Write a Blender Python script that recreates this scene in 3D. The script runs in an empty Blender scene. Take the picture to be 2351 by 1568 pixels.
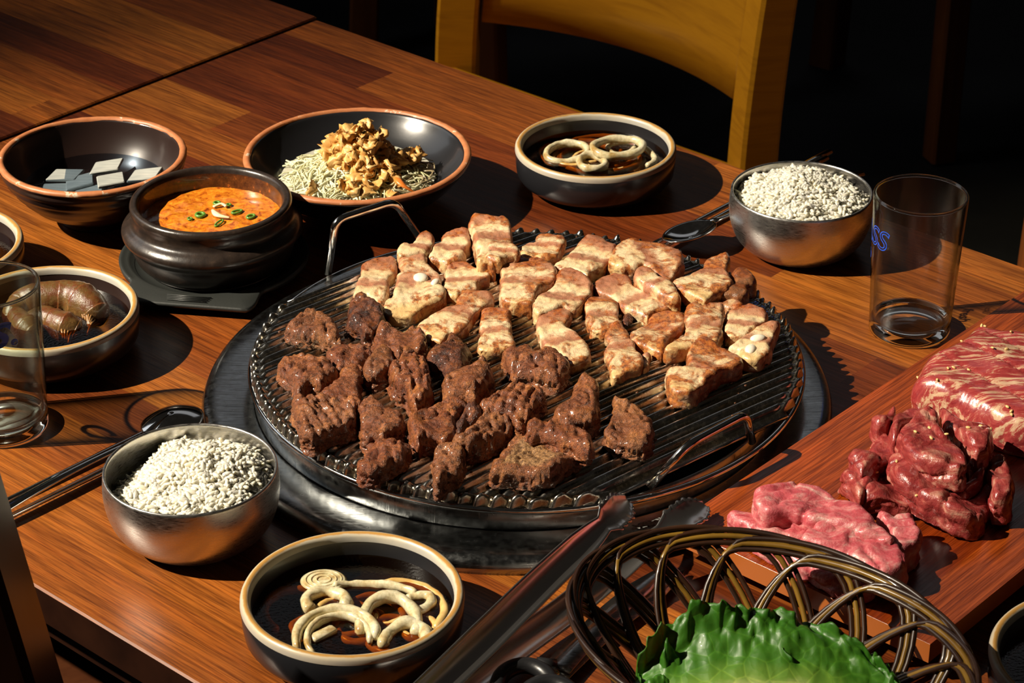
import bpy, bmesh, math, random
import numpy as np
from mathutils import Vector, Matrix

# ---------------------------------------------------------------- camera, light, exposure
# table top is z = 0, metres; floor is at z = -0.74
S = bpy.context.scene
C = S.collection
cam = bpy.data.cameras.new('camera'); camo = bpy.data.objects.new('camera', cam); C.objects.link(camo)
camo.location = (0, 0, 0.80); camo.rotation_euler = (math.radians(60.9), 0, 0)
cam.sensor_width = 36; cam.lens = 84.5; cam.clip_start = 0.05; cam.clip_end = 50
cam.dof.use_dof = True; cam.dof.focus_distance = 1.52; cam.dof.aperture_fstop = 32
S.camera = camo
S.view_settings.view_transform = 'Standard'; S.view_settings.look = 'None'
S.view_settings.gamma = 1; S.view_settings.exposure = 0.0
S.view_settings.use_curve_mapping = False
S.cycles.use_denoising = True
S.cycles.max_bounces = 10; S.cycles.transparent_max_bounces = 16
S.cycles.caustics_reflective = False; S.cycles.caustics_refractive = False
S.cycles.sample_clamp_indirect = 4

W = bpy.data.worlds.new('world'); S.world = W; W.use_nodes = True
W.node_tree.nodes['Background'].inputs[0].default_value = (1.0, 0.86, 0.72, 1)
W.node_tree.nodes['Background'].inputs[1].default_value = 0.012

def lamp(name, kind, loc, target, power, color, **kw):
    l = bpy.data.lights.new(name, kind); l.energy = power; l.color = color
    for k, v in kw.items(): setattr(l, k, v)
    o = bpy.data.objects.new(name, l); C.objects.link(o); o.location = loc
    d = Vector(target) - Vector(loc); o.rotation_euler = d.to_track_quat('-Z', 'Y').to_euler()
    return o
AIM = Vector((-0.15, 1.40, 0.0))
lamp('low_sun_beam', 'SPOT', AIM + Vector((-3.61, -0.60, 3.41)), AIM, 2800, (1.0, 0.88, 0.70),
     spot_size=math.radians(16), spot_blend=1.0, shadow_soft_size=0.028)
lamp('window_light', 'AREA', (-2.2, 2.6, 1.5), (0, 1.4, 0), 5, (0.9, 0.95, 1.0), shape='RECTANGLE', size=1.1, size_y=1.5)
lamp('rear_reflection_fill', 'AREA', (0.2, 5.6, 2.9), (0, 1.4, 0), 3.0, (0.95, 0.96, 1.0), shape='RECTANGLE', size=3.2, size_y=1.1)  # unseen panel added so flat steel has something bright to reflect
lamp('warm_chair_fill', 'SPOT', (-2.6, 2.6, 2.0), (.10, 2.50, -.08), 320, (1.0, 0.80, 0.42), spot_size=math.radians(24), spot_blend=.9, shadow_soft_size=0.05)  # unseen lamp added to brighten the chair behind the table
lamp('chair_post_fill', 'SPOT', (1.5, 0.8, 1.9), (.32, 2.35, -.05), 26, (1.0, 0.62, 0.36), spot_size=math.radians(20), spot_blend=.9, shadow_soft_size=0.05)  # unseen weak lamp added to lift the dark side of the chair post
# ---------------------------------------------------------------- helpers
U = np.array([0.748, -0.664, 0.0]); V_ = np.array([0.664, 0.748, 0.0])    # table length / depth directions
ANG_U = math.atan2(-0.664, 0.748)
rng = np.random.RandomState(7); random.seed(7)

def uv(p, q, z=0.0):
    a = U * p + V_ * q
    return np.array([a[0], a[1], z])

def tag(o, label=None, cat=None, group=None, kind=None):
    if label: o['label'] = label
    if cat: o['category'] = cat
    if group: o['group'] = group
    if kind: o['kind'] = kind
    return o

def empty(name, loc=(0, 0, 0), rz=0.0, label=None, cat=None, group=None):
    o = bpy.data.objects.new(name, None); C.objects.link(o); o.empty_display_size = 0.02
    o.location = loc; o.rotation_euler = (0, 0, rz)
    return tag(o, label, cat, group)

def mesh(name, V, F, mats, smooth=True, midx=None, attrs=None):
    me = bpy.data.meshes.new(name)
    V = np.asarray(V, dtype=float)
    me.from_pydata(V.tolist(), [], [tuple(int(i) for i in f) for f in F])
    for m in (mats if isinstance(mats, (list, tuple)) else [mats]): me.materials.append(m)
    if smooth: me.polygons.foreach_set('use_smooth', [True] * len(me.polygons))
    if midx is not None: me.polygons.foreach_set('material_index', np.asarray(midx, dtype=np.int32))
    for k, v in (attrs or {}).items():
        a = me.attributes.new(k, 'FLOAT', 'POINT'); a.data.foreach_set('value', np.asarray(v, dtype=np.float32))
    me.update()
    return me

def ob(name, V, F, mats, parent=None, loc=None, smooth=True, midx=None, attrs=None):
    me = mesh(name, V, F, mats, smooth, midx, attrs)
    if len(F) < 40000:
        bm = bmesh.new(); bm.from_mesh(me); bmesh.ops.recalc_face_normals(bm, faces=bm.faces); bm.to_mesh(me); bm.free()
    o = bpy.data.objects.new(name, me); C.objects.link(o)
    if parent is not None: o.parent = parent
    if loc is not None: o.location = loc
    return o

def join(parts):
    Vs, Fs, n = [], [], 0
    for V, F in parts:
        Vs.append(np.asarray(V, float)); Fs += [[i + n for i in f] for f in F]; n += len(V)
    return np.vstack(Vs), Fs

def grid_faces(nu, nv, cu=False, cv=False, off=0):
    F = []
    for i in range(nu if cu else nu - 1):
        for j in range(nv if cv else nv - 1):
            a = i * nv + j; b = ((i + 1) % nu) * nv + j
            c = ((i + 1) % nu) * nv + (j + 1) % nv; d = i * nv + (j + 1) % nv
            F.append([off + a, off + b, off + c, off + d])
    return F

def lathe(prof, n=96, wob=None):
    """revolve (r, z) profile; r == 0 ends are capped by tiny rings"""
    P = np.array(prof, float); P[:, 0] = np.maximum(P[:, 0], 1e-5)
    t = np.linspace(0, 2 * np.pi, n, endpoint=False)
    V = np.zeros((n, len(P), 3))
    V[:, :, 0] = np.cos(t)[:, None] * P[None, :, 0]; V[:, :, 1] = np.sin(t)[:, None] * P[None, :, 0]
    V[:, :, 2] = P[None, :, 1]
    return V.reshape(-1, 3), grid_faces(n, len(P), cu=True)

def catmull(P, k=6, closed=False):
    P = np.asarray(P, float); n = len(P); out = []
    rngi = range(n if closed else n - 1)
    for i in rngi:
        if closed: p0, p1, p2, p3 = P[(i - 1) % n], P[i], P[(i + 1) % n], P[(i + 2) % n]
        else: p0, p1, p2, p3 = P[max(i - 1, 0)], P[i], P[i + 1], P[min(i + 2, n - 1)]
        for t in np.linspace(0, 1, k, endpoint=False):
            out.append(.5 * ((2 * p1) + (-p0 + p2) * t + (2 * p0 - 5 * p1 + 4 * p2 - p3) * t * t + (-p0 + 3 * p1 - 3 * p2 + p3) * t ** 3))
    if not closed: out.append(P[-1])
    return np.array(out)

def tube(path, r, n=8, closed=False, flat=1.0, cap=True, up=(0, 0, 1)):
    P = np.asarray(path, float); m = len(P)
    R = np.full(m, r) if np.isscalar(r) else np.asarray(r, float)
    if closed: T = np.roll(P, -1, 0) - np.roll(P, 1, 0)
    else: T = np.gradient(P, axis=0)
    T /= np.linalg.norm(T, axis=1)[:, None] + 1e-12
    u0 = np.array(up, float)
    Sd = np.cross(T, u0); ln = np.linalg.norm(Sd, axis=1)
    Sd[ln < 1e-4] = np.cross(T[ln < 1e-4], np.array([0, 1.0, 0.01]))
    Sd /= np.linalg.norm(Sd, axis=1)[:, None]
    Nn = np.cross(Sd, T)
    a = np.linspace(0, 2 * np.pi, n, endpoint=False)
    V = P[:, None, :] + R[:, None, None] * (np.cos(a)[None, :, None] * Sd[:, None, :] + flat * np.sin(a)[None, :, None] * Nn[:, None, :])
    V = V.reshape(-1, 3); F = grid_faces(m, n, cu=closed, cv=True)
    if cap and not closed:
        F.append(list(range(n))); F.append(list(range((m - 1) * n, m * n))[::-1])
    return V, F

def box(cx, cy, cz, sx, sy, sz, b=0.0015):
    """box with chamfered edges"""
    hx, hy, hz = sx / 2, sy / 2, sz / 2; b = min(b, hx * .49, hy * .49, hz * .49)
    V, ring = [], []
    for z, e in ((-hz, b), (-hz + b, 0), (hz - b, 0), (hz, b)):
        x, y = hx - e, hy - e
        V += [(cx + px, cy + py, cz + z) for px, py in ((-x + b, -y), (x - b, -y), (x, -y + b), (x, y - b), (x - b, y), (-x + b, y), (-x, y - b), (-x, -y + b))]
    F = grid_faces(4, 8, cv=True)
    F.append(list(range(8))); F.append(list(range(24, 32))[::-1])
    return np.array(V), F

def rot(V, ang, axis='Z', loc=(0, 0, 0)):
    M = np.array(Matrix.Rotation(ang, 3, axis)); return np.asarray(V) @ M.T + np.array(loc)

def sheet(G, t):
    """solid sheet from grid G (nu, nv, 3) with thickness t"""
    G = np.asarray(G, float); nu, nv = G.shape[:2]
    du = np.gradient(G, axis=0); dv = np.gradient(G, axis=1)
    N = np.cross(du, dv); N /= np.linalg.norm(N, axis=2)[:, :, None] + 1e-12
    A = (G + N * t / 2).reshape(-1, 3); B = (G - N * t / 2).reshape(-1, 3); n = nu * nv
    F = grid_faces(nu, nv) + [f[::-1] for f in grid_faces(nu, nv, off=n)]
    for i in range(nu - 1):
        for j in (0, nv - 1):
            a, b = i * nv + j, (i + 1) * nv + j; q = [a, b, b + n, a + n]; F.append(q if j else q[::-1])
    for j in range(nv - 1):
        for i in (0, nu - 1):
            a, b = i * nv + j, i * nv + j + 1; q = [a, b, b + n, a + n]; F.append(q[::-1] if i else q)
    return np.vstack([A, B]), F

def ell_ball(n1=6, n2=8):
    V = [(0, 0, 1.0)]
    for i in range(1, n1):
        for j in range(n2):
            a = math.pi * i / n1; b = 2 * math.pi * j / n2
            V.append((math.sin(a) * math.cos(b), math.sin(a) * math.sin(b), math.cos(a)))
    V.append((0, 0, -1.0)); F = []
    for j in range(n2): F.append([0, 1 + j, 1 + (j + 1) % n2])
    for i in range(n1 - 2):
        for j in range(n2):
            a = 1 + i * n2 + j; b = 1 + i * n2 + (j + 1) % n2; F.append([a, a + n2, b + n2, b])
    L = len(V) - 1; s = 1 + (n1 - 2) * n2
    for j in range(n2): F.append([L, s + (j + 1) % n2, s + j])
    return np.array(V), F

def scatter(base, Ms, Ls):
    """many copies of a small shape joined into one mesh"""
    V0, F0 = base; n = len(V0); Vs = [V0 @ M.T + L for M, L in zip(Ms, Ls)]
    F = [[i + k * n for i in f] for k in range(len(Ms)) for f in F0]
    return np.vstack(Vs), F

def rrot():
    q = rng.normal(size=4); q /= np.linalg.norm(q); w, x, y, z = q
    return np.array([[1 - 2 * (y * y + z * z), 2 * (x * y - z * w), 2 * (x * z + y * w)],
                     [2 * (x * y + z * w), 1 - 2 * (x * x + z * z), 2 * (y * z - x * w)],
                     [2 * (x * z - y * w), 2 * (y * z + x * w), 1 - 2 * (x * x + y * y)]])

def _h(i, j, k, s):
    n = (i * 73856093) ^ (j * 19349663) ^ (k * 83492791) ^ (s * 2654435)
    n = (n ^ (n >> 13)) * 1274126177 & 0xffffffff
    n = (n ^ (n >> 16)) * 2246822519 & 0xffffffff
    return ((n ^ (n >> 15)) & 0xffffff) / 8388607.5 - 1.0

def vnoise(P, scale, seed=0):
    Q = np.asarray(P, float) * scale + 100.0; I = np.floor(Q).astype(np.int64); f = Q - I; f = f * f * (3 - 2 * f); r = 0
    for a in (0, 1):
        for b in (0, 1):
            for c in (0, 1):
                w = (f[:, 0] if a else 1 - f[:, 0]) * (f[:, 1] if b else 1 - f[:, 1]) * (f[:, 2] if c else 1 - f[:, 2])
                r = r + w * _h(I[:, 0] + a, I[:, 1] + b, I[:, 2] + c, seed)
    return r

# ---------------------------------------------------------------- materials
class M:
    def __init__(s, name, color=(.5, .5, .5), rough=.5, metal=0.0, **kw):
        s.m = bpy.data.materials.new(name); s.m.use_nodes = True; s.t = s.m.node_tree
        s.b = s.t.nodes['Principled BSDF']; s.i = s.b.inputs
        s.i['Base Color'].default_value = (*color, 1); s.i['Roughness'].default_value = rough; s.i['Metallic'].default_value = metal
        for k, v in kw.items():
            s.i[k.replace('_', ' ')].default_value = v
        s._co = None
    def n(s, typ, **kw):
        x = s.t.nodes.new(typ)
        for k, v in kw.items(): setattr(x, k, v)
        return x
    def l(s, a, b): s.t.links.new(a, b)
    def co(s, scale=(1, 1, 1), rz=0.0, kind='Object'):
        tc = s.n('ShaderNodeTexCoord'); mp = s.n('ShaderNodeMapping'); mp.inputs['Scale'].default_value = scale
        mp.inputs['Rotation'].default_value = (0, 0, rz); s.l(tc.outputs[kind], mp.inputs[0]); return mp.outputs[0]
    def noise(s, scale, detail=3, rough=.5, vec=None, dist=0.0, dim=None):
        x = s.n('ShaderNodeTexNoise'); x.inputs['Scale'].default_value = scale; x.inputs['Detail'].default_value = detail
        x.inputs['Roughness'].default_value = rough; x.inputs['Distortion'].default_value = dist
        s.l(vec if vec is not None else s.co(), x.inputs['Vector']); return x.outputs[0]
    def ramp(s, fac, stops, interp='LINEAR'):
        x = s.n('ShaderNodeValToRGB'); e = x.color_ramp.elements; x.color_ramp.interpolation = interp
        while len(e) < len(stops): e.new(0.5)
        for k, (p, c) in enumerate(stops):
            e[k].position = p; e[k].color = (*c, 1) if len(c) == 3 else c
        s.l(fac, x.inputs[0]); return x.outputs[0]
    def mix(s, fac, a, b, mode='MIX'):
        x = s.n('ShaderNodeMix'); x.data_type = 'RGBA'; x.blend_type = mode
        for sock, v in ((x.inputs[0], fac), (x.inputs[6], a), (x.inputs[7], b)):
            if isinstance(v, (int, float)): sock.default_value = v
            elif isinstance(v, tuple): sock.default_value = (*v, 1)
            else: s.l(v, sock)
        return x.outputs[2]
    def math(s, op, a, b=0.0, clamp=False):
        x = s.n('ShaderNodeMath'); x.operation = op; x.use_clamp = clamp
        for sock, v in ((x.inputs[0], a), (x.inputs[1], b)):
            if isinstance(v, (int, float)): sock.default_value = v
            else: s.l(v, sock)
        return x.outputs[0]
    def attr(s, name):
        x = s.n('ShaderNodeAttribute'); x.attribute_name = name; return x.outputs['Fac']
    def objrand(s): return s.n('ShaderNodeObjectInfo').outputs['Random']
    def color(s, c): s.l(c, s.i['Base Color']); return s
    def roughs(s, c): s.l(c, s.i['Roughness']); return s
    def bump(s, h, strength=.3, dist=.001):
        x = s.n('ShaderNodeBump'); x.inputs['Strength'].default_value = strength; x.inputs['Distance'].default_value = dist
        s.l(h, x.inputs['Height'])
        if s.i['Normal'].links: s.l(s.i['Normal'].links[0].from_socket, x.inputs['Normal'])
        s.l(x.outputs[0], s.i['Normal']); return s

def wood_top(name, rz, strip, length, tones, bright=1.0, rough=.32):
    """laminate of wooden strips printed on a flat board; x runs along the strips"""
    m = M(name, rough=rough); v = m.co(rz=rz)
    sp = m.n('ShaderNodeSeparateXYZ'); m.l(v, sp.inputs[0])
    row = m.math('FLOOR', m.math('DIVIDE', sp.outputs[1], strip))
    wn = m.n('ShaderNodeTexWhiteNoise', noise_dimensions='1D'); m.l(row, wn.inputs['W'])
    col = m.math('FLOOR', m.math('ADD', m.math('DIVIDE', sp.outputs[0], length), m.math('MULTIPLY', wn.outputs[0], 7.3)))
    w2 = m.n('ShaderNodeTexWhiteNoise', noise_dimensions='2D'); cb = m.n('ShaderNodeCombineXYZ')
    m.l(row, cb.inputs[0]); m.l(col, cb.inputs[1]); m.l(cb.outputs[0], w2.inputs['Vector'])
    base = m.ramp(w2.outputs[0], tones)
    sh = m.n('ShaderNodeVectorMath', operation='MULTIPLY_ADD'); m.l(w2.outputs['Color'], sh.inputs[0])
    sh.inputs[1].default_value = (3, 3, 3); m.l(v, sh.inputs[2])
    mp = m.n('ShaderNodeMapping'); mp.inputs['Scale'].default_value = (5, 48, 5); m.l(sh.outputs[0], mp.inputs[0])
    g1 = m.noise(1.6, 5, .62, mp.outputs[0], 1.2)
    mp2 = m.n('ShaderNodeMapping'); mp2.inputs['Scale'].default_value = (26, 1100, 26); m.l(sh.outputs[0], mp2.inputs[0])
    g2 = m.noise(1.0, 3, .7, mp2.outputs[0])
    c = m.mix(.85, base, m.ramp(g1, [(.25, (.32, .25, .22)), (.5, (.80, .78, .76)), (.75, (1.25, 1.12, .95))]), 'MULTIPLY')
    c = m.mix(.8, c, m.ramp(g2, [(.36, (.42, .34, .30)), (.56, (1.12, 1.12, 1.12))]), 'MULTIPLY')
    mp3 = m.n('ShaderNodeMapping'); mp3.inputs['Scale'].default_value = (9, 320, 9); m.l(sh.outputs[0], mp3.inputs[0])
    g3 = m.noise(1.0, 4, .6, mp3.outputs[0], .6); c = m.mix(.55, c, m.ramp(g3, [(.38, (.45, .36, .32)), (.55, (1.08, 1.08, 1.08))]), 'MULTIPLY')
    m.color(c); m.roughs(m.ramp(g2, [(.3, (rough + .12,) * 3), (.7, (rough - .04,) * 3)]))
    m.bump(g2, .12, .0004)
    return m

def text_mesh(body, size, shear=0.0, outline=False):
    fc = bpy.data.curves.new('t', 'FONT'); fc.body = body; fc.size = size; fc.shear = shear; fc.offset = 0 if outline else size * .035; fc.resolution_u = 6
    fo = bpy.data.objects.new('t', fc); C.objects.link(fo)
    if outline: fc.fill_mode = 'NONE'; fc.bevel_depth = size * .018; fc.bevel_resolution = 1
    bpy.context.view_layer.update()
    me = bpy.data.meshes.new_from_object(fo.evaluated_get(bpy.context.evaluated_depsgraph_get()))
    n = len(me.vertices); V = np.zeros(n * 3); me.vertices.foreach_get('co', V); F = [list(p.vertices) for p in me.polygons]
    bpy.data.objects.remove(fo); bpy.data.curves.remove(fc); bpy.data.meshes.remove(me)
    return V.reshape(-1, 3), F
# ---------------------------------------------------------------- shared materials
TONES = [(0, (.10, .022, .006)), (.25, (.22, .055, .010)), (.5, (.28, .080, .013)), (.72, (.40, .135, .020)), (.85, (.18, .040, .008)), (1, (.12, .025, .006))]
M_table = wood_top('table_laminate', -ANG_U, .046, .62, TONES, rough=.30)
M_edge = M('shaded_table_edge', (.05, .016, .006), .35); M_edge.color(M_edge.ramp(M_edge.noise(30, 3), [(.3, (.010, .003, .0015)), (.7, (.022, .007, .003))]))  # brown taken near black to paint in shade on the table sides
M_board = wood_top('board_wood', math.radians(90) - ANG_U, .055, 3.0, [(0, (.33, .055, .010)), (.5, (.42, .085, .012)), (1, (.29, .045, .008))], rough=.22)
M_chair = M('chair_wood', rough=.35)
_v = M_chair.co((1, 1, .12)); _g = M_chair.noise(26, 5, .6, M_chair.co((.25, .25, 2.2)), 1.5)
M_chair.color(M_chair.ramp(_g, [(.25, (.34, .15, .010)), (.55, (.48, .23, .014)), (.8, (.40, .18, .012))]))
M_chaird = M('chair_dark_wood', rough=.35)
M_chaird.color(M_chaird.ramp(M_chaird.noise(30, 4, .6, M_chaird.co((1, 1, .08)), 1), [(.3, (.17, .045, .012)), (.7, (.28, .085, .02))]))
M_chairshade = M('chair_wood_in_shade', (.03, .010, .005), .3); M_chairshade.color(M_chairshade.ramp(M_chairshade.noise(30, 4, .6, M_chairshade.co((1, 1, .08)), 1), [(.3, (.035, .010, .004)), (.7, (.075, .024, .008))]))  # chair wood darkened to stand for the shade at the near corner
M_floor = M('floor_dark', (.012, .012, .014), .6); M_floor.color(M_floor.ramp(M_floor.noise(6, 4), [(.3, (.006, .006, .008)), (.8, (.02, .02, .022))]))
M_wall = M('wall_dark', (.01, .009, .009), .8); M_wall.bump(M_wall.noise(80, 3), .2)

def steel(name, base=.55, rough=.25, tint=(1, 1, 1), scr=0.0, sc=(1, 1, 1), rz=0.0):
    m = M(name, tuple(base * t for t in tint), rough, 1.0)
    n = m.noise(220, 3, .6, m.co(sc, rz))
    m.roughs(m.ramp(n, [(.3, (rough * .7,) * 3), (.7, (rough * 1.4,) * 3)]))
    if scr: m.bump(n, scr, .0003)
    return m
M_steel = steel('brushed_steel', .62, .30, (1, .97, .92), .10, (1, 1, 12))
M_chrome = steel('polished_steel', .72, .10, (1, .99, .97), .03)
M_tray = steel('scratched_tray_steel', .36, .20, (.97, 1, 1), 0)
for _k, _a in enumerate((.6, -.5, 1.9)):       # fine crossing scratches
    _n = M_tray.noise(9, 2, .5, M_tray.co((4, 420, 4), _a), .3)
    M_tray.bump(M_tray.ramp(_n, [(.64, (0, 0, 0)), (.70, (1, 1, 1))]), .16, .0002)
M_grill = M('greasy_grill_steel', (.5, .5, .5), .18, 1.0)
_n = M_grill.noise(22, 5, .65); _r = M_grill.attr('burn')
_f = M_grill.math('ADD', M_grill.math('MULTIPLY', _n, .9), M_grill.math('MULTIPLY', _r, .75))
M_grill.color(M_grill.ramp(_f, [(.50, (.56, .56, .54)), (.78, (.36, .29, .19)), (1.0, (.085, .05, .025))]))
_f2 = M_grill.noise(300, 4, .7)
M_grill.roughs(M_grill.mix(.6, M_grill.ramp(_f, [(.5, (.20,) * 3), (1.0, (.42,) * 3)]), M_grill.ramp(_f2, [(.3, (.08,) * 3), (.7, (.35,) * 3)])))
M_grill.bump(_f2, .18, .0004); M_grill.bump(M_grill.noise(55, 3), .25, .0008)

M_blackglaze = M('black_glaze', (.012, .012, .014), .28, Coat_Weight=.4, Coat_Roughness=.12)
M_blackglaze.bump(M_blackglaze.noise(400, 2), .06, .0002)
M_brownglaze = M('brown_black_glaze', (.02, .01, .008), .30, Coat_Weight=.3, Coat_Roughness=.15)
M_creamrim = M('cream_ochre_rim', (.7, .5, .25), .35)
_n = M_creamrim.noise(70, 4, .6); _rr = M_creamrim.attr('ringpos')
_f = M_creamrim.math('ADD', _rr, M_creamrim.math('MULTIPLY', M_creamrim.math('SUBTRACT', _n, .5), .5))
M_creamrim.color(M_creamrim.ramp(_f, [(0, (.40, .38, .33)), (.22, (.54, .48, .36)), (.38, (.42, .22, .055)), (.62, (.44, .23, .055)), (.78, (.52, .44, .30)), (1, (.42, .37, .30))]))
M_terra = M('terracotta_rim', (.5, .18, .07), .45)
_n = M_terra.noise(95, 4, .7)
M_terra.color(M_terra.ramp(_n, [(.3, (.40, .13, .045)), (.62, (.50, .19, .075)), (.66, (.62, .5, .36)), (.8, (.66, .58, .45))]))
M_stone = M('stoneware_black', (.02, .014, .011), .30, Coat_Weight=.35, Coat_Roughness=.2)
_n = M_stone.noise(120, 5, .7)
M_stone.color(M_stone.ramp(_n, [(.35, (.016, .011, .009)), (.6, (.030, .020, .015)), (.78, (.07, .045, .03))])); M_stone.bump(_n, .35, .0006)
M_stonein = M('stoneware_inside', (.09, .03, .01), .25, Coat_Weight=.5)
_n = M_stonein.noise(180, 4, .7)
M_stonein.color(M_stonein.ramp(_n, [(.4, (.045, .014, .006)), (.62, (.11, .035, .010)), (.72, (.45, .12, .02))]))
M_rubber = M('black_phenolic', (.022, .024, .022), .42); M_rubber.bump(M_rubber.noise(500, 3), .25, .0003)

def thin_liquid(name, tint, ior=1.33, rough=.03):
    """a liquid seen through its surface: tinted see-through film with the shine of water"""
    m = bpy.data.materials.new(name); m.use_nodes = True; t = m.node_tree; t.nodes.clear()
    o = t.nodes.new('ShaderNodeOutputMaterial'); mx = t.nodes.new('ShaderNodeMixShader')
    f = t.nodes.new('ShaderNodeMath'); f.operation = 'MULTIPLY_ADD'; lw = t.nodes.new('ShaderNodeLayerWeight'); lw.inputs[0].default_value = .5
    pw = t.nodes.new('ShaderNodeMath'); pw.operation = 'POWER'; t.links.new(lw.outputs['Facing'], pw.inputs[0]); pw.inputs[1].default_value = 4.5
    r0 = ((ior - 1) / (ior + 1)) ** 2; t.links.new(pw.outputs[0], f.inputs[0]); f.inputs[1].default_value = 1 - r0; f.inputs[2].default_value = r0
    tr = t.nodes.new('ShaderNodeBsdfTransparent'); g = t.nodes.new('ShaderNodeBsdfGlossy')
    tr.inputs[0].default_value = (*tint, 1); g.inputs['Roughness'].default_value = rough
    nz = t.nodes.new('ShaderNodeTexNoise'); nz.inputs['Scale'].default_value = 60; b = t.nodes.new('ShaderNodeBump')
    b.inputs['Strength'].default_value = .12; b.inputs['Distance'].default_value = .001
    t.links.new(nz.outputs[0], b.inputs['Height']); t.links.new(b.outputs[0], g.inputs['Normal'])
    if ior > 1.4:
        cr = t.nodes.new('ShaderNodeValToRGB'); cr.color_ramp.elements[0].color = (*tint, 1); cr.color_ramp.elements[0].position = .45
        cr.color_ramp.elements[1].color = (tint[0] * .35, tint[1] * .42, tint[2] * .40, 1); t.links.new(lw.outputs['Facing'], cr.inputs[0]); t.links.new(cr.outputs[0], tr.inputs[0])
        pw.inputs[1].default_value = 3.2
    t.links.new(f.outputs[0], mx.inputs[0]); t.links.new(tr.outputs[0], mx.inputs[1]); t.links.new(g.outputs[0], mx.inputs[2])
    t.links.new(mx.outputs[0], o.inputs[0]); return m
M_soy = thin_liquid('soy_broth', (.50, .27, .07))
M_brine = thin_liquid('radish_brine', (.55, .62, .70))
M_glasswall = thin_liquid('clear_glass', (.965, .975, .97), 1.5, .01)
M_glasstint = thin_liquid('greenish_glass', (.93, .975, .95), 1.5, .01)
M_glassbase = M('solid_glass', (.95, .98, .96), .02, Transmission_Weight=1.0, IOR=1.5)

# ---------------------------------------------------------------- setting
def slab_box(name, x0, x1, y0, y1, z0, z1, mat):
    V = [(x, y, z) for z in (z0, z1) for x, y in ((x0, y0), (x1, y0), (x1, y1), (x0, y1))]
    F = [[0, 3, 2, 1], [4, 5, 6, 7], [0, 1, 5, 4], [1, 2, 6, 5], [2, 3, 7, 6], [3, 0, 4, 7]]
    o = ob(name, V, F, mat, smooth=False); o['kind'] = 'structure'; return o
slab_box('floor', -4, 4, -2, 6.5, -.80, -.74, M_floor.m)
slab_box('wall_back', -4, 4, 6.5, 6.6, -.74, 2.2, M_wall.m)
slab_box('wall_right', 4, 4.1, -2, 6.5, -.74, 2.2, M_wall.m)

# ---------------------------------------------------------------- tables
def table(name, label, p0, p1, q0, q1, z=0.0):
    root = empty(name, uv((p0 + p1) / 2, (q0 + q1) / 2, -.74), ANG_U, label, 'table')
    L, D = p1 - p0, q1 - q0; h = .74 + z
    def loc(part): V, F = part; return V, F
    V, F = box(0, 0, h - .0125, L, D, .025, .0012)
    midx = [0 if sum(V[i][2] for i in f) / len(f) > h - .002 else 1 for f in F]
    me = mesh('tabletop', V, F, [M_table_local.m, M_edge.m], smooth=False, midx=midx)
    o = bpy.data.objects.new('tabletop', me); C.objects.link(o); o.parent = root
    for sx in (-1, 1):
        for sy in (-1, 1):
            V, F = box(sx * (L / 2 - .06), sy * (D / 2 - .06), (h - .025) / 2, .05, .05, h - .025, .003)
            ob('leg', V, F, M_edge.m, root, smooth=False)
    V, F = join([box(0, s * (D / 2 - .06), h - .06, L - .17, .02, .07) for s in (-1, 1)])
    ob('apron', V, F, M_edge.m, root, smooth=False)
    return root
M_table_local = wood_top('table_laminate', 0, .046, .62, TONES, rough=.30); M_table_local.i['Specular IOR Level'].default_value = .35
QF, QB, SEAM = .6743, 1.4038, -1.4815
table('dining_table', 'reddish brown strip-wood dining table that carries the grill and all the dishes', SEAM, SEAM + 1.2, QF, QB)
table('dining_table', 'empty reddish brown table pushed against the laid one, at the upper left', SEAM - .0022 - 1.2, SEAM - .0022, QF + .0, QB + .003, .0015)

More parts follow.
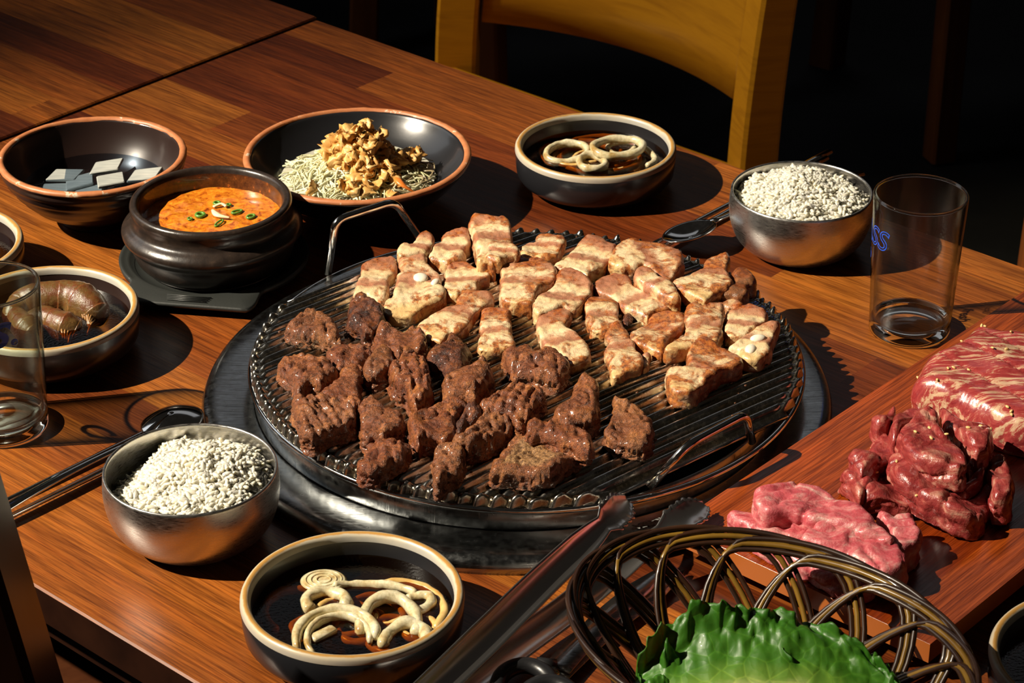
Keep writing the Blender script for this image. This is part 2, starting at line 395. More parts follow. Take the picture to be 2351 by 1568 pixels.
# ---------------------------------------------------------------- chairs
def chair(label, mid, facing, mp=None, group='wooden restaurant chairs', seat_mat=None):
    """mid = point between the back posts on the seat line; facing = unit direction the sitter looks"""
    f = np.array([facing[0], facing[1]]); w = np.array([-f[1], f[0]])          # w: sitter's left
    rz = math.atan2(f[1], f[0]) - math.pi / 2                                  # local +y is forward
    mp = mp or M_chair.m
    r = empty('dining_chair', (mid[0], mid[1], -.74), rz, label, 'chair', group)
    hw = .216
    for s in (-1, 1):        # back posts (rear legs and posts in one bent piece), turned to follow the curved back
        path = np.array([(s * hw, -.035, .0), (s * hw, -.005, .30), (s * hw, 0, .45), (s * hw, -.018, .62), (s * (hw + .004), -.065, .90)])
        P = catmull(path, 5); secs = []
        a = s * .60
        ca, sa = math.cos(a), math.sin(a)
        for k, c in enumerate(P):
            hx, hy = .024, .023 - .004 * k / len(P)
            for px, py in ((-hx + .004, -hy), (hx - .004, -hy), (hx, -hy + .004), (hx, hy - .004), (hx - .004, hy), (-hx + .004, hy), (-hx, hy - .004), (-hx, -hy + .004)):
                secs.append((c[0] + px * ca - py * sa, c[1] + px * sa + py * ca, c[2]))
        F = grid_faces(len(P), 8, cv=True); F.append(list(range(8))[::-1]); F.append(list(range((len(P) - 1) * 8, len(P) * 8)))
        ob('back_post', secs, F, mp if s < 0 else mp, r, smooth=False)
        V, F = box(s * (hw - .005), .37, .215, .04, .04, .43, .004); ob('front_leg', V, F, mp, r, smooth=False)
        V, F = box(s * (hw - .005), .18, .385, .022, .34, .05, .003); ob('side_rail', V, F, mp, r, smooth=False)
    n = 25; G = np.zeros((n, 9, 3))
    for i, t in enumerate(np.linspace(-1, 1, n)):
        for j, hgt in enumerate(np.linspace(0, 1, 9)):
            z = .505 - .002 * t + hgt * .36
            y = -.010 - (z - .45) * .125 - .045 * (1 - t * t)
            G[i, j] = (t * (hw - .027), y, z)
    V, F = sheet(G, .014); ob('backrest', V, F, mp, r)
    V, F = box(0, .207, .440, .44, .39, .020, .008); ob('seat', V, F, seat_mat or mp, r, smooth=False)
    for y in (.37, .0):
        V, F = box(0, y, .395, .38, .02, .05, .003); ob('seat_rail', V, F, mp, r, smooth=False)
    return r
fq = (-V_[0], -V_[1])
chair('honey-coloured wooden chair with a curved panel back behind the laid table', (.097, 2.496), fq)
chair('wooden chair cut off by the right edge behind the glass', (.089 + .748 * .80, 2.50 - .664 * .80), fq, M_chaird.m)  # darker wood swapped in to stand for dim light on this chair
chair('wooden chair at the bottom left corner on the near side of the table', uv(-1.102, .632)[:2], (V_[0], V_[1]), M_chairshade.m)
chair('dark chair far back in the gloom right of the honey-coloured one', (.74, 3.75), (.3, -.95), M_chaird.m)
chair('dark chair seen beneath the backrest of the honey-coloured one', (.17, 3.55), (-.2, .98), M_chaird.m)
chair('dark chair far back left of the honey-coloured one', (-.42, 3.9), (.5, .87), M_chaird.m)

# ---------------------------------------------------------------- round tray and grill
TC = (.0032, 1.3618)
tray = empty('grill_tray', (TC[0], TC[1], 0), 0, 'wide scratched round steel tray under the grill plate', 'tray')
V, F = lathe([(.0, .0032), (.120, .0032), (.166, .0040), (.1705, .0085), (.174, .0098), (.190, .0100), (.1985, .0105), (.2035, .0088), (.2055, .0045), (.2050, .0), (.2035, 0), (.2025, .0040), (.196, .0075), (.170, .0065), (.160, .0012), (0, .0008)], 180)
ob('dish', V, F, M_tray.m, tray)
V, F = lathe([(.1690, .0095), (.1688, .0235), (.1700, .0245), (.1712, .0235), (.1714, .0098)], 160)
ob('inner_rim', V, F, M_tray.m, tray)

GC = (.0095, 1.3640); GA = math.radians(39.8)
grill = empty('grill_plate', (GC[0], GC[1], .031), GA, 'large round ridged steel barbecue plate covered with meat', 'grill')
R = .1785; BM = .1615; PIT = .0077
nper = 8; bs = np.arange(-BM, BM + 1e-6, PIT / nper); NA = 120
Vg = np.zeros((len(bs), NA, 3)); burn = np.zeros((len(bs), NA))
for i, b in enumerate(bs):
    ph = 2 * math.pi * b / PIT; idx = round(b / PIT); rr = random.Random(int(idx) + 999)
    sc = .0013 * math.cos(ph) + (rr.random() - .5) * .0012
    L = math.sqrt(max((R + sc) ** 2 - b * b, 1e-6)); Lt = math.sqrt(max(R ** 2 - b * b, 1e-6))
    e = np.linspace(0, 1, NA); x = np.sin((e - .5) * math.pi); x = np.sign(x) * np.abs(x) ** .9   # dense at the ends
    a = x * L; r = np.sqrt(a * a + b * b); d = np.clip((L - np.abs(a)) * (L / R + .15), 0, 1)
    rid = max(math.cos(ph), -.25); rid = (rid + .25) / 1.25; rid = rid ** .55
    amp = np.clip((d - .0065) / .0045, 0, 1)
    z = .0040 * (1 - (r / R) ** 2) + .0036 * rid * amp
    knob = np.exp(-((d - .0038) / .0027) ** 2) * (.0012 + .0034 * max(math.cos(ph + .6), 0) * (.5 + .8 * rr.random()))
    z = z + knob - .0055 * np.clip(1 - d / .0022, 0, 1)
    cut = np.clip((abs(b) - (BM - .004)) / .004, 0, 1); z = z * (1 - cut) - .003 * cut
    warp = .004 * np.exp(-(((a - .01) / .03) ** 2)) * math.exp(-((b + .035) / .05) ** 2)
    Vg[i, :, 0] = a; Vg[i, :, 1] = b + warp; Vg[i, :, 2] = z
    burn[i] = np.exp(-((r / .12) ** 2)) * .55 + .32 * (1 - rid)
V, F = sheet(Vg, .0007)
ob('ridged_plate', V, F, M_grill.m, grill, attrs={'burn': np.concatenate([burn.ravel(), burn.ravel()])})
# frame wire round the plate, with end bars where the plate is cut straight
al = np.linspace(0, 2 * math.pi, 160, endpoint=False)
V, F = tube(np.stack([(R + .0005) * np.cos(al), (R + .0005) * np.sin(al), np.full(160, -.0045)], 1), .0021, 8, closed=True)
ob('frame_wire', V, F, M_chrome.m, grill)
for s in (-1, 1):
    hc = math.sqrt(R * R - BM * BM)
    V, F = tube([(-hc, s * BM, -.002), (hc, s * BM, -.002)], .0013, 8); ob('end_bar', V, F, M_chrome.m, grill)
# back lens-shaped steel lip
lip = np.zeros((21, 5, 3)); hc = math.sqrt(R * R - BM * BM)
for i, a in enumerate(np.linspace(-hc, hc, 21)):
    for j, t in enumerate(np.linspace(0, 1, 5)):
        lip[i, j] = (a, BM + (math.sqrt(R * R - a * a) - BM) * t, -.003 - .001 * math.sin(t * 3.1))
V, F = sheet(lip, .0008); ob('rear_lip', V, F, M_tray.m, grill)
def handle(foot0, top0, top1, foot1, name='handle'):
    P = []
    pts = [np.array(q, float) for q in (foot0, top0, top1, foot1)]
    P += [pts[0]]
    for k in (1, 2):
        a, b, c = pts[k - 1], pts[k], pts[k + 1]
        u = (a - b) / np.linalg.norm(a - b); v = (c - b) / np.linalg.norm(c - b)
        for t in np.linspace(0, 1, 7):
            P.append((1 - t) ** 2 * (b + u * .009) + 2 * t * (1 - t) * b + t * t * (b + v * .009))
    P += [pts[3]]
    V, F = tube(P, .0028, 10, up=(0.3, 1, .2)); return ob(name, V, F, M_chrome.m, grill)
def gl(x, y, z):
    dx, dy = x - GC[0], y - GC[1]
    return (dx * math.cos(GA) + dy * math.sin(GA), -dx * math.sin(GA) + dy * math.cos(GA), z - .031)
handle(gl(-.1283, 1.4840, .028), gl(-.1213, 1.4832, .070), gl(-.0822, 1.5128, .070), gl(-.0640, 1.5340, .028))
handle(gl(.0816, 1.2070, .029), gl(.1043, 1.2134, .055), gl(.1413, 1.2486, .055), gl(.1472, 1.2590, .029))
# burnt crumbs on the ridges
base = ell_ball(4, 6); k = 260
rr_ = np.sqrt(rng.rand(k)) * .165; tt = rng.rand(k) * 6.283
Ls = np.stack([rr_ * np.cos(tt), rr_ * np.sin(tt), np.full(k, .0065)], 1); Ls = Ls[np.abs(Ls[:, 1]) < .15]
sz = .0004 + .0008 * rng.rand(len(Ls)) ** 2
V, F = scatter(base, [np.diag([s_ * 1.3, s_, s_ * .7]) for s_ in sz], Ls)
M_crumb = M('burnt_crumb', (.10, .035, .012), .5)
_cr = ob('burnt_crumbs', V, F, M_crumb.m, grill); _cr['kind'] = 'stuff'
# faint stamped lettering on the tray
M_ink = M('stamp_grey', (.20, .20, .19), .5)
V, F = text_mesh('KOREA', .0068); V[:, 0] -= V[:, 0].mean()
fo = ob('stamped_letters', V, F, M_ink.m, tray, (.0815 - TC[0], 1.1985 - TC[1], .0108), smooth=False); fo.rotation_euler = (0, 0, math.radians(27 + 180))
# ---------------------------------------------------------------- bowls
M_onion = M('onion_flesh', (.72, .68, .50), .25, Coat_Weight=.5, Subsurface_Weight=.15, Subsurface_Scale=.003)
M_onion.color(M_onion.mix(.85, M_onion.ramp(M_onion.noise(75, 4), [(.32, (.36, .22, .06)), (.48, (.58, .50, .30)), (.7, (.68, .63, .46))]), M_onion.ramp(M_onion.noise(500, 3, .6), [(.3, (.75, .72, .62)), (.6, (1.1, 1.1, 1.1))]), 'MULTIPLY'))
M_onion.bump(M_onion.noise(350, 2), .15, .0003)
M_onionb = M('soy_stained_onion', (.5, .27, .06), .3, Coat_Weight=.3)
M_onionb.color(M_onionb.ramp(M_onionb.noise(120, 3), [(.3, (.48, .26, .06)), (.7, (.70, .48, .18))]))

def disc(r, z, n=64, rings=6, amp=0.0, seed=0):
    V = [(0, 0, z)]; F = []
    for i in range(1, rings + 1):
        for j in range(n):
            a = 2 * math.pi * j / n; V.append((r * i / rings * math.cos(a), r * i / rings * math.sin(a), z))
    V = np.array(V)
    if amp: V[:, 2] += amp * vnoise(V * [1, 1, 0], 120, seed) + amp * .5 * vnoise(V * [1, 1, 0], 300, seed + 1)
    for j in range(n): F.append([0, 1 + j, 1 + (j + 1) % n])
    for i in range(rings - 1):
        for j in range(n):
            a = 1 + i * n + j; b = 1 + i * n + (j + 1) % n; F.append([a, a + n, b + n, b])
    return V, F

def ring_attr(prof, n):
    r = np.array([p[0] for p in prof]); t = (r - r.min()) / (r.max() - r.min())
    return np.tile(t, n)

def soy_bowl(label, cx, cy, sc=1.0, group='black straight-sided side dish bowls', broth=True, glaze=None):
    b = empty('side_dish_bowl', (cx, cy, 0), 0, label, 'bowl', group)
    V, F = lathe([(0, .0012), (.036, .0012), (.0365, 0), (.040, .0), (.0455, .0018), (.0525, .0042), (.0582, .0082), (.0606, .0122), (.0614, .0180), (.0620, .030), (.0600, .0325),
                  (.0575, .0322), (.0563, .029), (.0558, .014), (.0535, .0085), (.045, .0062), (0, .0055)], 120)
    V = V * sc; ob('vessel', V, F, (glaze or M_blackglaze).m, b)
    pr = [(.0562, .0295), (.0566, .0322), (.0576, .0338), (.0594, .0344), (.0610, .0338), (.0619, .0322), (.0621, .0298)]
    V, F = lathe(pr, 120); ob('glazed_rim', V * sc, F, M_creamrim.m, b, attrs={'ringpos': ring_attr(pr, 120)})
    if broth:
        V, F = disc(.0557 * sc, .0210 * sc); ob('broth', V, F, M_soy, b)
    return b
B_front = (-.0882, 1.0920); B_back = (.0643, 1.6880); B_shrimp = (-.3134, 1.4247)
soy_bowl('black bowl of soy-pickled onions at the front edge, below the grill tray', *B_front, sc=1.0)
soy_bowl('black bowl of soy-pickled onion rings at the back, in front of the chair', *B_back, sc=1.0)
soy_bowl('black bowl of soy-marinated shrimp behind the left glass', *B_shrimp, sc=.995, glaze=M_brownglaze)
soy_bowl('black bowl cut off by the left edge of the picture, above the shrimp bowl', -.4090, 1.5215, sc=1.0, glaze=M_brownglaze)
soy_bowl('dim black bowl cut off at the bottom right corner beside the board', .3160, 1.0330, sc=1.0)

def onion_ring(name, label, loc, a, b, rot_, w, h, mat, group, tilt=(0, 0), arc=(0, 1), seed=0):
    """one cut onion ring: a loop (or part of one) with an oval, slightly layered section"""
    closed = arc == (0, 1)
    t = np.linspace(arc[0], arc[1], 41 if closed else 36) * 2 * math.pi
    if closed: t = t[:-1]
    wv = 1 + .07 * np.sin(2 * t + seed) + .04 * np.sin(3 * t + seed * 2)
    P = np.stack([a * np.cos(t) * wv, b * np.sin(t) * wv, .0006 * np.sin(2 * t + seed)], 1)
    P = rot(rot(P, tilt[0], 'X'), tilt[1], 'Y'); P = rot(P, rot_, 'Z')
    rad = np.full(len(t), w) * (1 + .08 * np.sin(5 * t + seed))
    if not closed: rad[[0, -1]] *= .55
    V, F = tube(P, rad, 10, closed=closed, flat=h / w)
    V = V + .0005 * np.stack([vnoise(V + seed, 260, seed + q) for q in (1, 2, 3)], 1) + .0007 * np.stack([vnoise(V + seed, 90, seed + q) for q in (4, 5, 6)], 1)
    o = ob(name, V, F, mat, None, loc); tag(o, label, 'onion', group); return o
def px(x, y, z):        # table coordinates of a sight line at height z (camera at 0, 0, .80 pitched 29.1 degrees down)
    a = (x - 1175.5) / 5518; b = -(y - 784) / 5518; sp, cp = math.sin(math.radians(29.1)), math.cos(math.radians(29.1))
    d = (a, cp + b * sp, -sp + b * cp); k = (z - .80) / d[2]; return np.array([d[0] * k, d[1] * k, z])
g1 = 'soy-pickled onion in the back bowl'; g2 = 'soy-pickled onion in the front bowl'
mo, mb = M_onion.m, M_onionb.m
onion_ring('onion_ring', 'largest pale onion ring, on top at the right of the back bowl', px(1417, 338, .027), .0185, .0150, .2, .0030, .0034, mo, g1, (.05, .02), seed=1)
onion_ring('onion_ring', 'pale onion ring at the left of the back bowl, half sunk', px(1301, 350, .0235), .0150, .0135, .3, .0025, .0034, mo, g1, (.12, -.1), seed=2)
onion_ring('onion_ring', 'smallest pale onion ring at the front of the back bowl', px(1360, 373, .0235), .0110, .0105, -.6, .0026, .0032, mo, g1, (.03, .1), seed=3)
onion_ring('onion_ring', 'onion ring seen through the largest ring of the back bowl', px(1425, 345, .0195), .0100, .0085, .4, .0026, .003, mo, g1, seed=4)
onion_ring('onion_arc', 'pale onion arc at the right edge of the back bowl', px(1462, 360, .0215), .0150, .0180, .2, .0024, .003, mo, g1, arc=(-.22, .22), seed=5)
for k, (x, y, a, s_) in enumerate([(1330, 352, .030, 1), (1345, 358, .022, 2), (1372, 352, .034, 3), (1400, 362, .026, 4), (1318, 362, .018, 5), (1350, 362, .012, 6)]):
    onion_ring('sunken_onion_ring', 'amber-stained onion ring sunk in the broth of the back bowl', px(x, y, .0172 + .0005 * k), a, a * .85, k * .7, .0018, .0022, mb, g1 + ', under the broth', seed=s_)
onion_ring('onion_ring', 'double onion arch standing at the front of the front bowl', px(770, 1462, .0225), .0205, .0240, .1, .0028, .0036, mo, g2, (.12, 0), arc=(-.02, .56), seed=1)
onion_ring('onion_ring', 'thin onion arch nested inside the double one', px(778, 1466, .0215), .0160, .0200, .1, .0020, .0030, mo, g2, (.12, 0), arc=(-.04, .6), seed=2)
onion_ring('onion_ring', 'onion arch with small bubbles at the left middle of the front bowl', px(751, 1385, .0225), .0110, .0120, .1, .0036, .0036, mo, g2, arc=(-.1, .58), seed=3)
onion_ring('onion_ring', 'large pale onion arch at the right of the front bowl', px(893, 1430, .0225), .0165, .0200, -.2, .0036, .0038, mo, g2, (.1, 0), arc=(-.05, .6), seed=4)
onion_ring('onion_ring', 'thick onion arch nearest the right front rim of the front bowl', px(932, 1466, .0220), .0130, .0125, -.1, .0038, .0036, mo, g2, arc=(-.08, .6), seed=5)
onion_ring('onion_ring', 'small onion curl at the far right of the front bowl', px(958, 1384, .0215), .0070, .0080, -.3, .0027, .003, mo, g2, arc=(-.2, .45), seed=6)
onion_ring('onion_arc', 'long thin onion arc across the back of the front bowl', px(850, 1375, .0215), .0260, .0150, -.15, .0022, .003, mo, g2, arc=(.08, .42), seed=7)
onion_ring('onion_arc', 'amber onion arc following the right rim of the front bowl', px(910, 1400, .0195), .0260, .0280, -.2, .0026, .003, mb, g2, arc=(-.08, .36), seed=8)
onion_ring('onion_arc', 'dim sunken onion arc at the left of the front bowl', px(700, 1410, .0150), .0210, .0260, .1, .0026, .003, mb, g2, arc=(.22, .6), seed=9)
for k, (x, y, a) in enumerate([(720, 1440, .012), (830, 1440, .014), (900, 1460, .016), (860, 1405, .016), (790, 1420, .018), (960, 1440, .010)]):
    onion_ring('sunken_onion_ring', 'amber-stained onion ring sunk in the broth of the front bowl', px(x, y, .0165 + .0005 * k), a, a * .9, k, .0022, .0024, mb, g2 + ', under the broth', seed=k)
# round onion slice with rings
sl = empty('onion_slice', tuple(px(743, 1333, .0222)), 0, 'whole round onion slice floating at the back left of the front bowl', 'onion', g2)
V, F = lathe([(0, .0006), (.0118, .0009), (.0132, .0), (.0118, -.0012), (0, -.0012)], 40); ob('slice_body', V * [1, .85, 1], F, mo, sl)
for r in (.004, .0072, .0102):
    V, F = tube([(r * math.cos(a), r * .85 * math.sin(a), .0009) for a in np.linspace(0, 6.283, 32, endpoint=False)], .0005, 6, closed=True); ob('layer_ring', V, F, mo, sl)
V, F = box(0, 0, 0, .016, .0065, .004, .0018)
o = ob('onion_piece', rot(V, .7), F, mo, None, px(742, 1456, .0215)); tag(o, 'flat onion piece lying inside the nested arches', 'onion', g2)

def stone_bowl(name, label, cx, cy, Rr, prof_out, prof_in, rimw, h, terr=True, liquid=None, lz=.03, lr=.05, ridges=False):
    b = empty(name, (cx, cy, 0), 0, label, 'bowl')
    po = list(prof_out)
    P = catmull(np.array(po), 5)
    if ridges: P[:, 0] += np.where(P[:, 1] > .012, .0006 * np.sin(P[:, 1] * 900), 0)
    prof = [(0, .003), (po[0][0] - .003, .003), (po[0][0] - .002, 0)] + [tuple(p) for p in P] + [(Rr - rimw, h - .0015)] + [tuple(p) for p in catmull(np.array(prof_in), 4)] + [(0, prof_in[-1][1])]
    V, F = lathe(prof, 120); ob('vessel', V, F, M_blackglaze.m if not ridges else M_brownglaze.m, b)
    pr = [(Rr - rimw - .0002, h - .0022), (Rr - rimw + .0003, h - .0004), (Rr - rimw / 2, h + .0003), (Rr - .0006, h - .0004), (Rr + .0002, h - .0018), (Rr - .0002, h - .003)]
    V, F = lathe(pr, 120); V = V + .00025 * vnoise(V, 160, 3)[:, None] * [1, 1, 1]
    ob('terracotta_rim', V, F, M_terra.m, b, attrs={'ringpos': ring_attr(pr, 120)})
    if liquid: V, F = disc(lr, lz); ob('liquid', V, F, liquid, b)
    return b
RB = (-.3125, 1.6310)
stone_bowl('footed_bowl', 'black footed bowl with a worn terracotta rim holding radish water, upper left', *RB, .0698,
           [(.0275, .0), (.0285, .0055), (.036, .009), (.050, .0185), (.0615, .032), (.0675, .043), (.0696, .0495)],
           [(.0640, .0495), (.0600, .040), (.0535, .030), (.043, .019), (.025, .0125), (.010, .0115)], .0052, .0524, liquid=M_brine, lz=.0285, lr=.0523, ridges=True)
M_radish = M('radish', (.62, .62, .56), .3, Coat_Weight=.4); M_radish.color(M_radish.ramp(M_radish.noise(60, 3, .5, M_radish.co((1, 6, 1))), [(.3, (.36, .38, .36)), (.7, (.52, .53, .48))]))
for k, (x, y, a, z, lb) in enumerate([(245, 383, .25, .0290, 'backmost pale radish square floating in the radish bowl'), (150, 403, .1, .0272, 'leftmost radish square floating in the radish bowl'),
        (183, 418, .5, .0262, 'radish square between the leftmost one and the middle one'), (254, 414, .55, .0284, 'middle front radish square with its edges above the water'),
        (333, 402, .15, .0280, 'rightmost radish square close to the stone pot'), (125, 436, .2, .0245, 'sunken radish square at the front left wall'), (205, 440, .0, .0240, 'sunken radish square below the middle one')]):
    V, F = box(0, 0, 0, .0215, .0185, .0026, .0009); V[:, 0] += V[:, 1] * .35; V[:, 2] += V[:, 0] * .06 * ((-1) ** k)
    o = ob('radish_square', rot(V, a), F, M_radish.m, None, px(x, y, z), smooth=False); tag(o, lb, 'radish', 'radish squares in water')

SB = (-.1165, 1.6520)
stone_bowl('salad_bowl', 'wide shallow black bowl with a terracotta rim heaped with slaw and fried flakes', *SB, .0858,
           [(.032, .0), (.034, .004), (.050, .009), (.068, .019), (.080, .032), (.0854, .040)],
           [(.0795, .0410), (.073, .033), (.061, .023), (.044, .0155), (.025, .0115), (.010, .011)], .0052, .0435)
M_milk = M('creamy_dressing', (.62, .60, .50), .12, Coat_Weight=.6); M_milk.color(M_milk.ramp(M_milk.noise(40, 3), [(.35, (.30, .29, .24)), (.6, (.68, .66, .54))]))
V, F = disc(.0585, .0245, 64, 8, .0004, 5); o = ob('dressing', V, F, M_milk.m, None, (SB[0], SB[1], 0)); tag(o, 'pale creamy dressing pooled in the salad bowl', 'sauce', kind='stuff')
M_cab = M('cabbage_shreds', (.75, .72, .45), .35, Coat_Weight=.3); M_cab.color(M_cab.ramp(M_cab.noise(50, 2), [(.3, (.60, .58, .30)), (.7, (.82, .80, .58))]))
parts = []
def heap(x, y):       # slaw mound height in bowl coordinates
    return .0245 + .020 * math.exp(-((x / .034) ** 2 + ((y + .004) / .034) ** 2))
for k in range(420):
    a = rng.rand() * 6.283; r = .052 * math.sqrt(rng.rand()); x, y = r * math.cos(a), r * math.sin(a) * .95 - .003
    L = .012 + .016 * rng.rand(); d = rng.rand() * 6.283; cv = (rng.rand() - .5) * .010; dz = (rng.rand() - .3) * .004
    P = []
    for t in np.linspace(-.5, .5, 6):
        qx = x + L * t * math.cos(d) - cv * (t * t * 4) * math.sin(d); qy = y + L * t * math.sin(d) + cv * (t * t * 4) * math.cos(d)
        rr2 = math.hypot(qx, qy)
        if rr2 > .060: qx, qy = qx * .060 / rr2, qy * .060 / rr2
        P.append((qx, qy, heap(qx, qy) + dz + .0012 * math.sin(t * 9 + k)))
    parts.append(tube(P, .0004 + .0004 * rng.rand(), 5))
V, F = join(parts); o = ob('shredded_cabbage', V, F, M_cab.m, None, (SB[0], SB[1], 0)); tag(o, 'pale shredded cabbage under the fried flakes in the salad bowl', 'cabbage', kind='stuff')
M_noodle = M('glassy_noodles', (.28, .22, .12), .2, Coat_Weight=.6)
parts = []
for k in range(70):
    c = np.array([.028 + .010 * rng.normal(), -.006 + .012 * rng.normal(), .027 + .003 * rng.rand()]); r = .008 + .009 * rng.rand(); a0 = rng.rand() * 6.28
    P = [c + [r * math.cos(a0 + t), r * .6 * math.sin(a0 + t), .0015 * math.sin(2 * t)] for t in np.linspace(0, 3.4, 12)]
    P = [p if math.hypot(p[0], p[1]) < .058 else p * [.058 / math.hypot(p[0], p[1]), .058 / math.hypot(p[0], p[1]), 1] for p in np.array(P)]
    parts.append(tube(P, .0007, 5))
V, F = join(parts); o = ob('noodle_tangle', V, F, M_noodle.m, None, (SB[0], SB[1], 0)); tag(o, 'grey-brown thin noodles at the right of the slaw', 'noodles', kind='stuff')
M_flake = M('fried_flake', (.62, .33, .09), .45); M_flake.color(M_flake.ramp(M_flake.noise(130, 4), [(.3, (.50, .23, .045)), (.5, (.68, .38, .11)), (.75, (.80, .54, .24))])); M_flake.bump(M_flake.noise(420, 3), .4, .0006)
flakes = []
for k in range(8):
    Vb, Fb = ell_ball(8, 12); Q = Vb.copy()
    Q[:, 2] *= .34; Q[:, 1] *= .75
    Q += .30 * np.stack([vnoise(Vb, 1.6, k), vnoise(Vb, 1.6, k + 20), vnoise(Vb, 1.6, k + 40)], 1)
    Q[:, 2] += .55 * Q[:, 0] ** 2 * (1 if k % 2 else -1) + .25 * vnoise(Vb, 3.0, k + 60)
    flakes.append(mesh('fried_flake', Q * .0058, Fb, M_flake.m))
for k in range(160):
    if k < 128:
        a = rng.rand() * 6.283; r = math.sqrt(rng.rand()); x = .029 * r * math.cos(a) + .002; y = .025 * r * math.sin(a) + .001
        top = .024 * math.exp(-((x - .001) ** 2 + (y - .004) ** 2) / .019 ** 2) * (.45 + .55 * rng.rand()) + .004 * rng.rand()
        z = heap(x, y) + top
    elif k < 148: x, y = .004 + .012 * rng.normal(), -.030 + .008 * rng.normal(); z = heap(x, y) + .003
    else: x, y = .040 + .005 * rng.normal(), .013 + .004 * rng.normal(); z = heap(x, y) + .003 + .007 * rng.rand()
    o = bpy.data.objects.new('fried_flake', flakes[k % 8]); C.objects.link(o); o.location = (SB[0] + x, SB[1] + y, z)
    o.rotation_euler = (rng.normal() * .7, rng.normal() * .7, rng.rand() * 6.28); s_ = .65 + .80 * rng.rand(); o.scale = (s_, s_, s_)
    tag(o, 'golden fried flake heaped on the slaw', 'flake', 'golden fried flakes on the slaw')
M_carrot = M('carrot', (.75, .20, .03), .35)
P = catmull([px(908, 408, .042), px(925, 425, .040), px(955, 444, .034)], 6)
V, F = tube(P, np.interp(np.arange(len(P)), [0, 3, len(P) - 1], [.0012, .0034, .0012]), 6, flat=.45); o = ob('carrot_strip', V, F, M_carrot.m); tag(o, 'orange carrot strip at the right front of the slaw', 'carrot')

# ---------------------------------------------------------------- stone pot, stew, saucer
PC = (-.2152, 1.5490)
pot = empty('stone_pot', (PC[0], PC[1], 0), 0, 'glossy black-brown earthenware pot of orange stew on a black saucer', 'pot')
prof = [(0, .0065), (.046, .0065), (.050, .0070), (.0555, .0120), (.0585, .0200), (.0600, .0250), (.0632, .0285), (.0648, .0315), (.0646, .0345), (.0620, .0375), (.0583, .0400), (.0568, .0435), (.0570, .0470), (.0578, .0500), (.0577, .0528), (.0562, .0545), (.0540, .0547), (.0522, .0535), (.0508, .0505)]
V, F = lathe(catmull(np.array(prof), 4), 128); ob('vessel', V, F, M_stone.m, pot)
V, F = lathe([(.0509, .0508), (.0498, .045), (.0490, .036), (.046, .022), (.036, .012), (0, .011)], 96); ob('vessel_lining', V, F, M_stonein.m, pot)
M_stew = M('orange_stew', (.6, .2, .02), .22, Coat_Weight=.5)
_n = M_stew.noise(150, 7, .74, None, .8)
M_stew.color(M_stew.ramp(_n, [(.34, (.16, .018, .004)), (.44, (.50, .12, .008)), (.56, (.66, .23, .015)), (.66, (.72, .33, .03)), (.74, (.74, .48, .14))])); M_stew.bump(M_stew.noise(200, 4), .4, .0010)
V, F = disc(.0494, .0400, 80, 24, .0006, 9); o = ob('stew', V, F, M_stew.m, None, (PC[0], PC[1], 0)); tag(o, 'orange spicy stew filling the stone pot', 'stew', kind='stuff')
M_scal = M('scallion', (.10, .24, .03), .35); M_tofu = M('pale_garnish', (.80, .68, .42), .4)
for k, (x, y, lb) in enumerate([(460, 493, 'round dark green scallion slice near the middle of the stew'), (498, 466, 'scallion slice at the back of the stew'), (544, 486, 'scallion sliver right of the middle of the stew'),
        (576, 497, 'scallion slice near the right wall of the pot'), (503, 512, 'long scallion sliver at the front of the stew'), (525, 470, 'small scallion ring at the back right of the stew'), (436, 502, 'leftmost scallion bit in the stew')]):
    r = (.0030, .0022, .0020, .0022, .0016, .0016, .0015)[k]; st = (1, 1, 2.0, 1.5, 3.5, 1, 1.2)[k]
    V, F = tube([(r * st * math.cos(a), r * math.sin(a), 0) for a in np.linspace(0, 6.283, 18, endpoint=False)], r * .42, 6, closed=True)
    o = ob('scallion_slice', rot(V, .3 * k), F, M_scal.m, None, px(x, y, .0410)); tag(o, lb, 'scallion', 'scallion in the stew')
P = catmull([px(488, 482, .0415), px(500, 494, .0422), px(528, 500, .0415)], 6)
V, F = tube(P, np.interp(np.arange(len(P)), [0, 5, len(P) - 1], [.0010, .0026, .0008]), 8, flat=.6); o = ob('onion_sliver', V, F, M_tofu.m); tag(o, 'pale curved onion sliver in the middle of the stew', 'onion')
P = catmull([px(490, 475, .0415), px(508, 468, .0424), px(520, 474, .0415)], 5)
V, F = tube(P, .0014, 6, flat=.6); o = ob('mushroom_strip', V, F, M_tofu.m); tag(o, 'thin pale strip behind the onion sliver in the stew', 'mushroom')

sau = empty('pot_saucer', (PC[0], PC[1], 0), 0, 'black moulded saucer with grip tabs under the stone pot', 'saucer')
nS = 180; rows = []
for i in range(nS):
    a = 2 * math.pi * i / nS
    def tabf(c):
        d = abs((a - c + math.pi) % (2 * math.pi) - math.pi); w = math.radians(29)
        if d > w + .30: return 0
        flat = .0775 / math.cos(min(d, w)) - .0685
        return flat if d < w else flat * (.5 + .5 * math.cos((d - w) / .30 * math.pi))
    e = tabf(math.radians(-99)) + tabf(math.radians(81))
    ro = .0685 + e
    rows.append([(r * math.cos(a), r * math.sin(a), z) for r, z in ((.001, .0060), (.052, .0060), (.0575, .0066), (.0605, .0098), (.0625, .0104), (.0655, .0100), (ro - .002, .0108 - (.001 if e else 0)), (ro, .0098 - (.001 if e else 0)), (ro - .0006, .0066), (ro - .010, .0030), (.054, .0), (.050, .0), (.049, .0025), (.001, .0025))])
G = np.array(rows); ob('plate', G.reshape(-1, 3), grid_faces(nS, G.shape[1], cu=True), M_rubber.m, sau)
